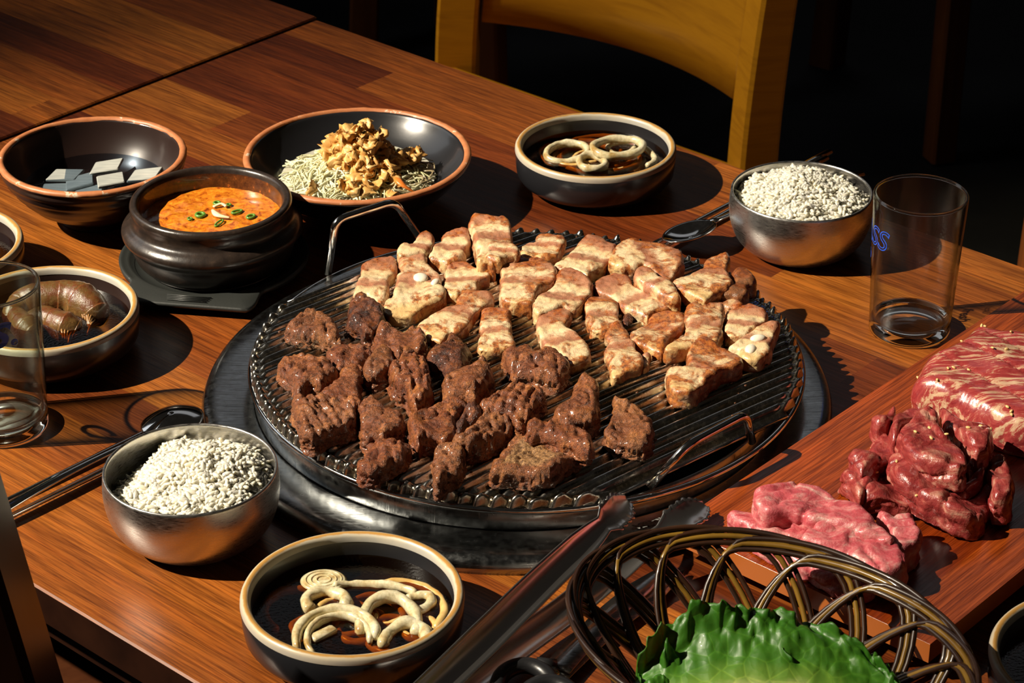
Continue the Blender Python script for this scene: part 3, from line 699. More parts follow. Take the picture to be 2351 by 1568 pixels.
for cA in (-99, 81):
    for k in range(4):
        y = .0665 + k * .0022; w = .016 - k * .0006
        V, F = tube([(-w, y, .0106), (w, y, .0106)], .0005, 6); ob('grip_rib', rot(V, math.radians(cA - 90)), F, M_rubber.m, sau)

# ---------------------------------------------------------------- rice bowls
M_rice = M('rice', (.76, .71, .57), .30, Coat_Weight=.4, Subsurface_Weight=.45, Subsurface_Scale=.004)
M_rice.i['Subsurface Radius'].default_value = (1, .8, .5)
M_ricein = M('rice_bed', (.70, .66, .52), .5)
def rice_bowl(label, cx, cy, ricelabel, hf, seed):
    b = empty('rice_bowl', (cx, cy, 0), 0, label, 'bowl', 'round steel rice bowls')
    prof = catmull(np.array([(.031, .0), (.0375, .0028), (.0460, .0110), (.0505, .0215), (.0522, .0330), (.0515, .0450)]), 6)
    prof = [(0, .0012), (.028, .0012), (.0285, 0)] + [tuple(p) for p in prof] + [(.0513, .0466), (.0505, .0470), (.0497, .0464)] + [tuple(p) for p in catmull(np.array([(.0495, .0450), (.0500, .0330), (.0475, .0220), (.0405, .0115), (.030, .0050), (.010, .0035)]), 4)] + [(0, .0035)]
    V, F = lathe(prof, 128); ob('vessel', V, F, M_steel.m, b)
    r_ = np.random.RandomState(seed)
    n = 40; V, F = disc(.0492, 0, 48, 10)
    V[:, 2] = [hf(x, y) - .0008 for x, y, z in V]
    parts = [(V, F)]; nb = len(V)
    base = ell_ball(6, 8); base = (base[0] * [.0036, .00142, .00130], base[1]); Ms, Ls = [], []
    for k in range(2000):
        a = r_.rand() * 6.283; rr = .0478 * math.sqrt(r_.rand()); x, y = rr * math.cos(a), rr * math.sin(a)
        th = r_.rand() * 6.283; el = r_.normal() * .35; c, s_ = math.cos(th), math.sin(th); ce, se = math.cos(el), math.sin(el)
        Mx = np.array([[c * ce, -s_, -c * se], [s_ * ce, c, -s_ * se], [se, 0, ce]]) * (.85 + .3 * r_.rand())
        Ms.append(Mx); Ls.append(np.array([x, y, hf(x, y) + (r_.rand() - .35) * .0022]))
    parts.append(scatter(base, Ms, Ls)); V, F = join(parts)
    o = ob('steamed_rice', V, F, [M_rice.m], None, (cx, cy, 0)); tag(o, ricelabel, 'rice', kind='stuff')
def hF(x, y):
    r = math.hypot(x, y); q = np.array([[x, y, 0]])
    z = .0385 + .0150 * math.exp(-(((x - .010) / .028) ** 2 + ((y - .004) / .026) ** 2)) + .0020 * float(vnoise(q, 55, 3)[0]) + .0022 * float(vnoise(q, 120, 5)[0])
    z -= .010 * max(0, min(1, (-x - .018) / .02)) * max(0, min(1, (y + .02) / .03))
    return z - .006 * max(0, (r - .038) / .011)
def hB(x, y):
    r = math.hypot(x, y); q = np.array([[x, y, 0]])
    return .0405 + .0120 * math.exp(-((x + .002) ** 2 + (y - .002) ** 2) / .034 ** 2) + .0018 * float(vnoise(q, 60, 13)[0]) + .0018 * float(vnoise(q, 130, 15)[0]) - .006 * max(0, (r - .038) / .011)
rice_bowl('steel rice bowl at the front left, nearest the viewer', -.1895, 1.2003, 'steamed white rice mounded in the front left steel bowl', hF, 3)
rice_bowl('steel rice bowl at the back right beside the clear glass', .2105, 1.5790, 'steamed white rice filling the back right steel bowl', hB, 4)

# ---------------------------------------------------------------- glasses
M_blue = M('blue_print', (.02, .09, .60), .5)
def glass(label, cx, cy, film, texts):
    H_, rt, rb = .1037, .0317, .0278
    g = empty('beer_glass', (cx, cy, 0), 0, label, 'glass', 'straight clear beer glasses')
    V, F = lathe([(rb + .0001, .0085), (rt, H_ - .0012), (rt - .0006, H_), (rt - .0017, H_), (rt - .0022, H_ - .0012), (rb - .0022, .0120)], 96)
    ob('wall', V, F, film, g)
    V, F = tube([((rt - .0011) * math.cos(a), (rt - .0011) * math.sin(a), H_ - .0004) for a in np.linspace(0, 6.2832, 96, endpoint=False)], .00115, 8, closed=True)
    ob('rim_bead', V, F, M_glassbase.m, g)
    V, F = lathe([(0, .0022), (.020, .0016), (.0255, .0), (rb - .0006, .0006), (rb, .003), (rb, .0085), (rb - .0022, .0118), (rb - .0045, .0098), (.018, .0086), (0, .0084)], 96)
    ob('thick_base', V, F, M_glassbase.m, g)
    for body, size, sh, z0, a0, outl in texts:
        V, F = text_mesh(body, size, sh, outl)
        r = rb + (rt - rb) * (V[:, 1] + z0) / H_ + .00025; a = a0 + V[:, 0] / .030
        Q = np.stack([r * np.cos(a), r * np.sin(a), z0 + V[:, 1]], 1); ob('printed_lettering', Q, F, M_blue.m, g, smooth=False)
r90 = math.radians
glass('clear glass at the right with blue lettering seen from behind', .2740, 1.4536, M_glasswall, [('CASS', .021, .25, .070, r90(127), True), ('fresh', .010, .3, .056, r90(140), False)])
glass('greenish clear glass cut off by the left edge, with a blue letter', -.3260, 1.3244, M_glasstint, [('CASS', .0235, .3, .0750, r90(-166), False), ('\u00ae', .0055, 0, .0745, r90(-58), False)])
MEATS = [
('pork','short golden rolled pork strip leaning by the back handle',2,11,[-160,2964,-149,2982,-140,2980,-135,3000,-124,3021,-115,3020,-108,3000,-109,2974,-119,2955,-130,2951,-145,2945,-156,2945]),
('pork','tall pork belly slice, topmost above the charred beef chunk at upper left',0,9,[-207,2931,-192,2957,-175,2965,-163,2963,-159,2944,-159,2913,-166,2900,-167,2863,-169,2830,-175,2817,-188,2830,-196,2848,-213,2845,-211,2876,-208,2900]),
('pork','small pork slice with a thick white fat edge right of the back handle',0,11,[-100,3011,-87,3026,-66,3032,-59,3021,-57,2991,-64,2978,-66,2953,-75,2943,-88,2934,-104,2942,-116,2950,-114,2969,-107,2988,-99,2998]),
('bonepork','large pale pork piece with two white bone ends at upper left of grill',0,10,[-155,2948,-148,2960,-134,2961,-119,2964,-117,2936,-106,2917,-95,2898,-93,2871,-88,2844,-94,2826,-112,2811,-128,2787,-148,2782,-164,2783,-172,2805,-170,2823,-159,2838,-159,2868,-157,2898,-151,2917,-154,2933]),
('pork','rough pink pork slice standing highest at the back edge of the grill',2,15,[-58,3058,-50,3065,-35,3055,-25,3048,-11,3048,-2,3035,1,2998,2,2976,-11,2969,-25,2953,-22,2912,-34,2911,-49,2915,-46,2947,-50,2956,-55,2998,-60,3028]),
('pork','small square pork fat block lying against the pink slice at the back',8,11,[-33,2960,-17,2966,2,2960,10,2944,9,2928,-9,2922,-16,2909,-31,2914,-35,2928]),
('pork','browned pork slice near the bare ridges at the back right of the tall slice',0,9,[10,2989,19,3005,32,3008,35,3025,47,3031,62,3025,74,3025,75,3002,68,2976,62,2960,50,2950,36,2950,23,2957,13,2963]),
('pork','pork slice with a pointed right end, between bone piece and browned big slice',0,9,[-89,2931,-82,2946,-71,2949,-59,2944,-50,2928,-37,2925,-30,2916,-31,2900,-42,2888,-46,2882,-45,2860,-53,2851,-66,2851,-74,2842,-90,2851,-94,2873,-91,2897,-93,2913]),
('sear','large deep-browned pork slice with a dark folded ridge in the upper middle',0,12,[-17,2945,-4,2959,10,2957,20,2948,36,2951,53,2935,61,2910,58,2876,43,2861,35,2840,29,2809,12,2807,-8,2813,-16,2828,-16,2864,-16,2895,-17,2919]),
('pork','long pale pork slice with one dark sear line, pointing up to the right',0,9,[-74,2833,-65,2851,-45,2853,-30,2854,-25,2839,-29,2822,-40,2807,-48,2789,-53,2772,-59,2757,-71,2740,-82,2735,-90,2718,-103,2723,-112,2738,-124,2762,-120,2772,-111,2783,-100,2798,-93,2810,-74,2822]),
('pork','upright rectangular pork belly slice alone in the centre of the grill',0,8,[-39,2809,-22,2810,-3,2806,-3,2785,1,2774,0,2742,5,2722,1,2706,-16,2696,-32,2695,-44,2701,-43,2725,-40,2745,-43,2768,-40,2788]),
('pork','pork slice tucked against the lower right side of the deep-browned one',2,10,[27,2816,38,2840,53,2863,60,2884,65,2909,80,2916,100,2890,109,2871,105,2840,95,2816,83,2801,66,2806,52,2791,34,2783,27,2797]),
('pork','pork slice with a notched pink top at the back beside the spoon end',0,9,[86,2989,95,3008,105,3022,126,3024,136,3005,146,3001,145,2986,141,2960,126,2930,112,2916,104,2898,87,2912,72,2919,57,2930,61,2941,75,2956,79,2978]),
('pork','wide pork slice, golden fat left and raw pink lean right, at the back',0,11,[145,2986,159,3001,173,3004,183,2997,200,2993,217,2986,233,2974,237,2959,236,2934,229,2916,222,2898,214,2880,203,2887,187,2912,180,2926,169,2919,146,2919,131,2934,136,2956]),
('pork','narrow slanted pork strip under the pink lean end',4,11,[166,2893,177,2909,190,2897,202,2872,214,2858,221,2837,224,2813,211,2813,199,2823,187,2840,176,2854,167,2868]),
('pork','square pork slice with a curled tip at the right rear of the grill',5,9,[216,2865,234,2882,244,2893,261,2911,267,2933,279,2940,295,2951,299,2937,296,2918,293,2900,296,2879,297,2861,287,2844,274,2830,265,2816,255,2809,240,2823,228,2837]),
('dark','dark overcooked pork lump at the right rear rim',0,12,[300,2899,307,2910,319,2910,328,2896,329,2874,325,2867,319,2864,317,2843,308,2832,293,2832,274,2836,278,2850,292,2860,300,2874]),
('pork','long pork slice slanting down right in the middle right',0,9,[113,2884,120,2898,134,2905,150,2905,162,2891,167,2873,183,2862,192,2845,201,2831,210,2817,208,2807,190,2800,179,2783,173,2790,158,2804,147,2814,133,2842,117,2855,111,2869]),
('sear','orange-seared pork slice directly above the short pale strip',0,9,[97,2842,107,2848,122,2848,132,2842,141,2831,142,2807,141,2787,145,2773,130,2753,120,2745,104,2749,101,2763,97,2794,96,2824]),
('pork','short banded pork strip, thick fat end toward the lone front ridges',1,8,[127,2752,132,2768,142,2772,146,2755,152,2742,153,2729,160,2719,161,2700,165,2684,167,2665,163,2649,151,2643,138,2629,125,2627,124,2661,118,2690,120,2706,126,2719,121,2735]),
('pork','tiny pork scrap beside the short banded strip',0,6,[167,2687,175,2694,177,2678,173,2659,167,2653,164,2668]),
('sear','triangular pork slice with seared orange rind, right of the banded strip',0,9,[155,2744,162,2757,176,2773,188,2797,200,2805,216,2805,227,2797,227,2773,220,2753,207,2737,200,2721,194,2689,181,2695,169,2708,160,2714,154,2727]),
('pork','pork slice with two browned knobs above a white fat strip, right side',2,11,[230,2796,239,2810,247,2813,251,2799,262,2808,278,2806,280,2789,278,2762,273,2729,269,2713,263,2694,248,2704,225,2687,205,2678,195,2681,197,2694,209,2707,222,2720,225,2743,229,2753,227,2776]),
('pork','pork slice with a charred line over a white fat edge near the right rim',0,10,[282,2795,294,2805,304,2809,315,2817,327,2809,336,2798,337,2782,333,2768,322,2758,313,2745,304,2732,291,2729,277,2735,278,2758]),
('sear','thin browned pork bit below the square slice with the curled tip',0,8,[252,2833,263,2840,274,2833,291,2843,306,2833,309,2819,301,2809,288,2809,279,2816,256,2819]),
('bonepork','rightmost pork piece, pointed, with two round white cartilage spots',0,10,[279,2700,288,2712,305,2738,319,2752,333,2765,344,2767,351,2762,345,2742,340,2722,333,2703,332,2687,323,2674,314,2665,303,2665,293,2674,291,2690]),
('sear','forked pork slice with a charred lower left end, nearest the front right',1,12,[225,2683,235,2702,245,2712,259,2709,268,2692,278,2686,293,2673,293,2654,285,2642,269,2633,257,2620,247,2608,240,2593,227,2575,211,2572,198,2581,193,2605,195,2633,205,2640,220,2639,223,2654,222,2670]),
('pork','bent pork slice with a curled top, just above the wide beef chunk',0,9,[31,2759,37,2788,52,2806,66,2813,78,2806,78,2782,71,2759,85,2741,98,2712,101,2683,89,2666,75,2655,64,2678,47,2700,39,2718,35,2735]),
('char','charred black-edged beef chunk touching the pork at upper left',0,17,[-216,2823,-205,2831,-192,2825,-184,2808,-170,2792,-166,2769,-168,2750,-177,2739,-178,2728,-192,2728,-199,2743,-214,2754,-217,2773,-217,2800]),
('beef','wedge-shaped beef chunk lying alone at the far left',0,12,[-297,2759,-288,2775,-282,2790,-266,2799,-251,2794,-240,2782,-231,2767,-222,2733,-218,2707,-231,2711,-250,2724,-265,2728,-280,2733,-295,2744]),
('beef','lobed golden-brown beef chunk below the charred one',2,13,[-178,2735,-172,2748,-163,2748,-153,2743,-142,2735,-132,2747,-121,2743,-111,2724,-110,2698,-113,2680,-126,2673,-140,2666,-148,2666,-160,2684,-180,2695]),
('beef','knobbly three-pronged dark beef chunk at the left',0,13,[-299,2648,-296,2669,-286,2678,-265,2678,-248,2669,-232,2666,-224,2648,-219,2630,-229,2616,-238,2596,-248,2599,-255,2602,-262,2578,-270,2582,-275,2613,-287,2623]),
('beef','flat orange-brown beef piece behind the three-pronged chunk',0,11,[-240,2691,-227,2705,-210,2707,-191,2705,-179,2698,-181,2676,-189,2666,-192,2651,-206,2655,-216,2644,-224,2648,-228,2666,-238,2676]),
('beef','small oval beef chunk leaning on the lobed one',2,14,[-188,2643,-180,2668,-173,2689,-162,2695,-152,2678,-148,2657,-149,2632,-162,2615,-176,2611,-188,2622]),
('beef','hourglass-shaped beef chunk above the square grooved block',2,11,[-218,2613,-214,2641,-202,2648,-191,2637,-189,2613,-190,2592,-185,2561,-186,2545,-196,2538,-203,2548,-215,2561,-225,2558,-236,2572,-239,2589,-227,2599]),
('groove','rectangular beef block with parallel grooves at the lower left',0,16,[-273,2556,-263,2563,-249,2561,-232,2563,-214,2553,-196,2536,-188,2523,-191,2503,-207,2490,-223,2478,-238,2465,-254,2474,-258,2503,-267,2530]),
('groove','tall tapering beef chunk with lengthwise grooves in the centre left',0,16,[-157,2625,-147,2639,-146,2657,-136,2671,-118,2669,-109,2653,-101,2618,-98,2577,-102,2553,-111,2536,-115,2521,-124,2536,-132,2570,-143,2577,-152,2597]),
('char','dark spiky beef chunk below the long pale pork slice',0,15,[-111,2666,-103,2687,-87,2706,-81,2732,-70,2724,-55,2702,-53,2680,-58,2655,-59,2630,-75,2620,-85,2613,-91,2637,-102,2648,-109,2655]),
('beef','angular beef chunk with a red upper tip in the middle',1,19,[-88,2575,-81,2603,-64,2620,-49,2630,-37,2648,-29,2634,-22,2609,-29,2575,-39,2561,-42,2541,-63,2548,-80,2548]),
('beef','folded beef chunk right of the grooved rectangular block',2,15,[-190,2531,-183,2548,-172,2565,-164,2548,-148,2535,-136,2525,-130,2502,-132,2486,-147,2479,-155,2466,-168,2466,-182,2466,-185,2498]),
('beef','rough beef chunk at the lower left, nearest the front rice bowl',0,14,[-182,2474,-173,2487,-158,2487,-147,2471,-135,2462,-123,2458,-122,2440,-130,2421,-143,2408,-158,2390,-171,2390,-182,2399,-182,2418,-175,2433,-174,2452]),
('beef','orange-red lumpy beef chunk below the angular one',0,17,[-127,2499,-117,2518,-100,2535,-80,2555,-63,2555,-53,2541,-62,2525,-67,2508,-68,2470,-81,2458,-93,2463,-108,2457,-111,2449,-120,2466]),
('beef','wide beef chunk touching the bent pork slice in the centre',0,14,[-12,2682,-4,2691,5,2685,15,2695,26,2691,30,2679,45,2682,59,2676,73,2659,74,2636,66,2617,60,2603,46,2603,33,2614,16,2620,2,2617,-5,2634,-9,2656]),
('groove','broad grooved beef chunk in the lower centre, golden fat at its top',5,14,[-41,2534,-31,2548,-20,2561,-6,2583,12,2586,27,2578,40,2572,42,2550,32,2532,24,2513,18,2498,13,2482,5,2487,-4,2508,-17,2513,-33,2518]),
('groove','long thin beef strip slanting under the broad grooved chunk',0,15,[-68,2466,-52,2486,-39,2510,-31,2534,-16,2531,-4,2518,3,2499,-5,2481,-22,2458,-38,2448,-51,2441,-63,2443,-73,2456]),
('char','dark beef bit wedged between the lumpy chunk and the long strip',0,14,[-65,2519,-57,2538,-45,2541,-35,2530,-36,2514,-47,2501,-56,2483,-67,2478,-70,2498]),
('beef','pointed beef chunk at the lower end of the long strip',0,14,[-93,2450,-85,2457,-71,2455,-58,2447,-54,2432,-57,2410,-62,2390,-74,2381,-82,2364,-92,2368,-91,2388,-94,2412]),
('beef','pear-shaped beef chunk with a pointed top, right of centre',1,17,[51,2529,62,2540,72,2559,75,2586,88,2614,93,2622,99,2605,109,2586,107,2554,108,2527,102,2503,91,2498,77,2493,61,2493,53,2508]),
('beef','rounded fan-shaped beef chunk, the rightmost of the beef',0,13,[110,2490,118,2510,122,2537,126,2564,137,2561,149,2556,162,2537,170,2510,171,2479,163,2456,150,2450,133,2456,119,2464,112,2477]),
('beef','curled beef strip lying over the top of the large pale-centred slab',6,14,[15,2468,21,2492,34,2497,48,2489,61,2479,78,2479,93,2463,97,2448,95,2423,81,2425,64,2435,50,2448,36,2458,18,2456]),
('pale','large half-round beef slab with a pale brown cut face at the front',0,12,[-26,2398,-22,2428,-9,2458,2,2478,18,2476,37,2471,51,2458,70,2448,82,2445,80,2430,66,2415,57,2398,41,2386,25,2384,7,2389,-9,2389,-23,2389]),
('char','small dark crumb of meat among the pork slices right of centre',0,7,[144,2790,153,2807,161,2804,160,2784,150,2777]),
('raw','thick folded slice of marinated raw beef crowning the pile',22,16,[456,2428,461,2454,476,2474,488,2491,504,2499,514,2485,513,2454,522,2425,532,2389,530,2367,519,2351,507,2356,487,2367,471,2378,462,2394]),
('raw','raw beef slice behind the top fold with white fat streaks',16,14,[450,2451,458,2485,468,2515,482,2533,497,2530,517,2521,518,2503,493,2497,474,2477,462,2451,454,2437]),
('raw','small raw beef lump sticking out at the upper left of the pile',10,14,[435,2505,453,2532,470,2548,473,2535,463,2508,452,2485,439,2483]),
('raw','shaded raw beef slice at the back right of the pile',6,22,[524,2535,542,2517,553,2499,571,2505,580,2491,578,2462,565,2419,545,2408,542,2430,531,2467,522,2496]),
('raw','raw beef slice with a pale fat crown at the left of the pile',8,14,[421,2448,436,2477,453,2488,465,2462,470,2434,461,2415,444,2420,420,2398,410,2387,399,2415,404,2443,412,2451]),
('raw','leftmost raw beef slice hanging down onto the board',0,16,[389,2409,401,2437,414,2409,435,2431,448,2442,434,2403,409,2357,401,2357,397,2384]),
('raw','bright red arched raw beef slice at the lower left of the pile',0,14,[409,2369,418,2396,432,2412,449,2407,465,2396,473,2369,463,2355,433,2355,409,2357]),
('raw','crescent raw beef slice curving through the middle of the pile',12,12,[444,2419,454,2430,467,2416,475,2394,490,2372,503,2367,528,2383,554,2405,556,2394,532,2361,507,2345,485,2343,464,2351,451,2367,444,2391]),
('raw','lowest crescent raw beef slice resting on the board',0,18,[456,2373,463,2381,483,2370,503,2373,518,2357,534,2365,553,2389,570,2411,581,2398,569,2368,552,2341,537,2312,511,2315,485,2331,472,2341,462,2357]),
('raw','darkest raw beef slice at the right end of the pile',0,20,[563,2425,585,2439,594,2414,588,2373,579,2343,558,2338,555,2359]),
('pink','leftmost raw pork slice with a pointed pink end',0,12,[250,2332,261,2343,280,2339,303,2335,331,2324,345,2302,334,2280,310,2283,284,2291,266,2305]),
('pink','long pale raw pork slice lying on top of the pink pile',10,14,[275,2325,282,2352,308,2365,334,2367,362,2355,381,2336,399,2317,406,2302,416,2283,430,2254,422,2243,392,2261,365,2276,342,2287,315,2302,290,2298]),
('pink','thick raw pork end slice at the right of the pink pile',0,18,[420,2323,442,2319,460,2319,463,2293,466,2271,451,2252,431,2242,427,2271,423,2296]),
('pink','wrinkled raw pork slice with white fat at the front of the pink pile',4,15,[324,2263,343,2289,368,2293,395,2274,430,2263,441,2238,439,2210,425,2199,405,2196,379,2227,350,2245]),
('pink','raw pork slice half hidden behind the wicker rim',0,12,[266,2302,295,2294,326,2280,362,2250,390,2233,407,2204,384,2184,347,2211,310,2247,279,2280]),
('marble','thick raw beef slab with white marbling, cut across in shallow lines',0,30,[506,2619,524,2657,550,2680,577,2708,602,2743,632,2735,664,2720,697,2691,666,2508,646,2487,611,2498,579,2523,552,2554,518,2581,504,2597]),
]
# ---------------------------------------------------------------- cutlery
def chopstick(label, a, b, group):
    a, b = np.array(a, float), np.array(b, float); t = np.linspace(0, 1, 12)[:, None]; P = a + (b - a) * t
    V, F = tube(P, np.linspace(.0019, .0030, 12), 8, flat=.75); c = (a + b) / 2
    o = ob('chopstick', V - c, F, M_chrome.m, None, c); return tag(o, label, 'chopstick', group)
def spoon(label, bowl, direction, length, group, tilt=0.0, roll=0.0, lift=0.0, over=1):
    r = empty('spoon', tuple(bowl), direction, label, 'spoon', group)        # handle runs along local +x
    n, m = 17, 25; G = np.zeros((n, m, 3))
    for i, s_ in enumerate(np.linspace(0, 1, n)):
        for j, a in enumerate(np.linspace(0, 2 * math.pi, m)):
            G[i, j] = (.0215 * s_ * math.cos(a), .0178 * s_ * math.sin(a), .0012 - over * .0062 * (1 - s_ * s_))
    V, F = sheet(G, .0011); V = rot(rot(V, roll, 'X'), tilt, 'Y'); ob('spoon_bowl', V, F, M_chrome.m, r)
    x = np.linspace(.0205, .0205 + length, 16); z = .0015 + np.sin(np.linspace(0, math.pi, 16)) * .004 + np.linspace(0, lift, 16)
    V, F = tube(np.stack([x, 0 * x, z], 1), np.interp(x, [.02, .03, .07, .2], [.0042, .0030, .0032, .0052]), 8, flat=.4)
    V = rot(rot(V, roll * .5, 'X'), tilt * .3, 'Y'); ob('handle', V, F, M_chrome.m, r)
    return r
d_ = np.array([.1518, .1660]); d_ /= np.linalg.norm(d_)
chopstick('steel chopstick on the right, upper one of the pair running behind the back rice bowl', (.1004, 1.5740, .0040), (.2522, 1.7400, .0040), 'steel chopsticks')
chopstick('steel chopstick on the right, lower one of the pair running behind the back rice bowl', (.1060, 1.5670, .0040), (.2480, 1.7280, .0040), 'steel chopsticks')
spoon('steel spoon propped on the chopsticks left of the back rice bowl', px(1583, 533, .0140), math.radians(36), .150, 'steel spoons', tilt=-.10, roll=-.20, lift=-.006)
chopstick('steel chopstick at the left, upper one of the pair beside the front rice bowl', (-.3300, 1.2080, .0035), (-.2085, 1.3385, .0035), 'steel chopsticks')
chopstick('steel chopstick at the left, lower one of the pair beside the front rice bowl', (-.3180, 1.1975, .0035), (-.2050, 1.3190, .0035), 'steel chopsticks')
spoon('steel spoon lying behind the front rice bowl with its handle to the lower left', px(396, 972, .0090), math.radians(-131.5), .150, 'steel spoons', tilt=.05, lift=-.003, over=-1)

# ---------------------------------------------------------------- shrimp in soy
M_shrimp = M('soy_shrimp_shell', (.22, .09, .03), .30, Coat_Weight=.4, Subsurface_Weight=.2, Subsurface_Scale=.004)
_n = M_shrimp.noise(110, 6, .7)
M_shrimp.color(M_shrimp.ramp(_n, [(.32, (.10, .022, .006)), (.44, (.13, .045, .012)), (.54, (.12, .065, .018)), (.64, (.19, .095, .028)), (.75, (.28, .16, .06))])); M_shrimp.bump(M_shrimp.noise(260, 5, .7), .6, .0010)
M_shrleg = M('shrimp_leg', (.30, .15, .05), .3, Coat_Weight=.5)
def shrimp(label, path, rad, legs=True):
    c = np.array(path).mean(0); r = empty('shrimp', tuple(c), 0, label, 'shrimp', 'soy-marinated shrimp')
    P = catmull(np.array(path) - c, 16); m = len(P); t = np.linspace(0, 1, m)
    R_ = np.interp(t, [0, .08, .3, .55, .66, .85, 1], [.25, .62, .9, .95, 1.08, .8, .18]) * rad
    seg = 6
    for k in range(seg):
        i0 = int(m * (k / seg)); i1 = min(m, int(m * ((k + 1) / seg)) + 4)
        rr = R_[i0:i1] * np.linspace(1.04, .985, i1 - i0)
        V, F = tube(P[i0:i1], rr, 18, flat=1.12); V = V + .0004 * vnoise(V + c, 300, k)[:, None]
        ob('shell_segment', V, F, M_shrimp.m, r)
    if legs:
        T = P[-1] - P[-8]; T /= np.linalg.norm(T)
        for k in range(9):
            s_ = P[-4 - 3 * k] + [0, -.002, .001]; q = s_ + T * .006 + np.array([(-.010 + .0015 * k), -.011 - .001 * (k % 3), .001])
            V, F = tube(catmull([s_, (s_ + q) / 2 + [0, -.002, .003], q], 5), .0008, 5); ob('leg', V, F, M_shrleg.m, r)
        for k in range(2):
            V, F = tube(catmull([P[-1], P[-1] + [-.010, .004 + .003 * k, .006], P[-1] + [-.024, .010 - .004 * k, .004]], 6), .0004, 5); ob('antenna', V, F, M_edge.m, r)
    return r
shrimp('large curled brown shrimp on top in the soy bowl behind the left glass', [px(20, 740, .016), px(52, 700, .020), px(110, 688, .023), px(170, 690, .023), px(215, 715, .021), px(232, 745, .015)], .0125)
shrimp('second brown shrimp in front of the large curled one', [px(40, 765, .014), px(95, 735, .018), px(150, 752, .018), px(190, 768, .014)], .0095)
shrimp('small shrimp end seen through the left glass at the front wall of the soy bowl', [px(30, 720, .015), px(50, 745, .017), px(85, 775, .015)], .0090, legs=False)

# ---------------------------------------------------------------- cutting board
BP0, BP1, BQ0, BQ1 = -.7085, -.5320, .9400, 1.3300
bc = uv((BP0 + BP1) / 2, (BQ0 + BQ1) / 2)
board = empty('cutting_board', (bc[0], bc[1], 0), ANG_U, 'glossy orange-red wooden serving board holding the raw meat at the right', 'board')
V, F = box(0, 0, .01825, BP1 - BP0, BQ1 - BQ0, .0125, .00005)
M_boardl = wood_top('serving_board_wood', math.radians(90), .058, 3.0, [(0, (.24, .034, .005)), (.5, (.36, .070, .008)), (1, (.20, .026, .004))], rough=.20)
M_boarde = M('board_side', (.40, .11, .02), .4)
ob('plank', V, F, [M_boardl.m, M_boarde.m], board, smooth=False, midx=[0 if sum(V[i][2] for i in f) / len(f) > .0235 else 1 for f in F])
for y in (-.12, .155):
    V, F = box(.03, y, .006, .09, .024, .012, .001); ob('foot_batten', V, F, M_boardl.m, board, smooth=False)

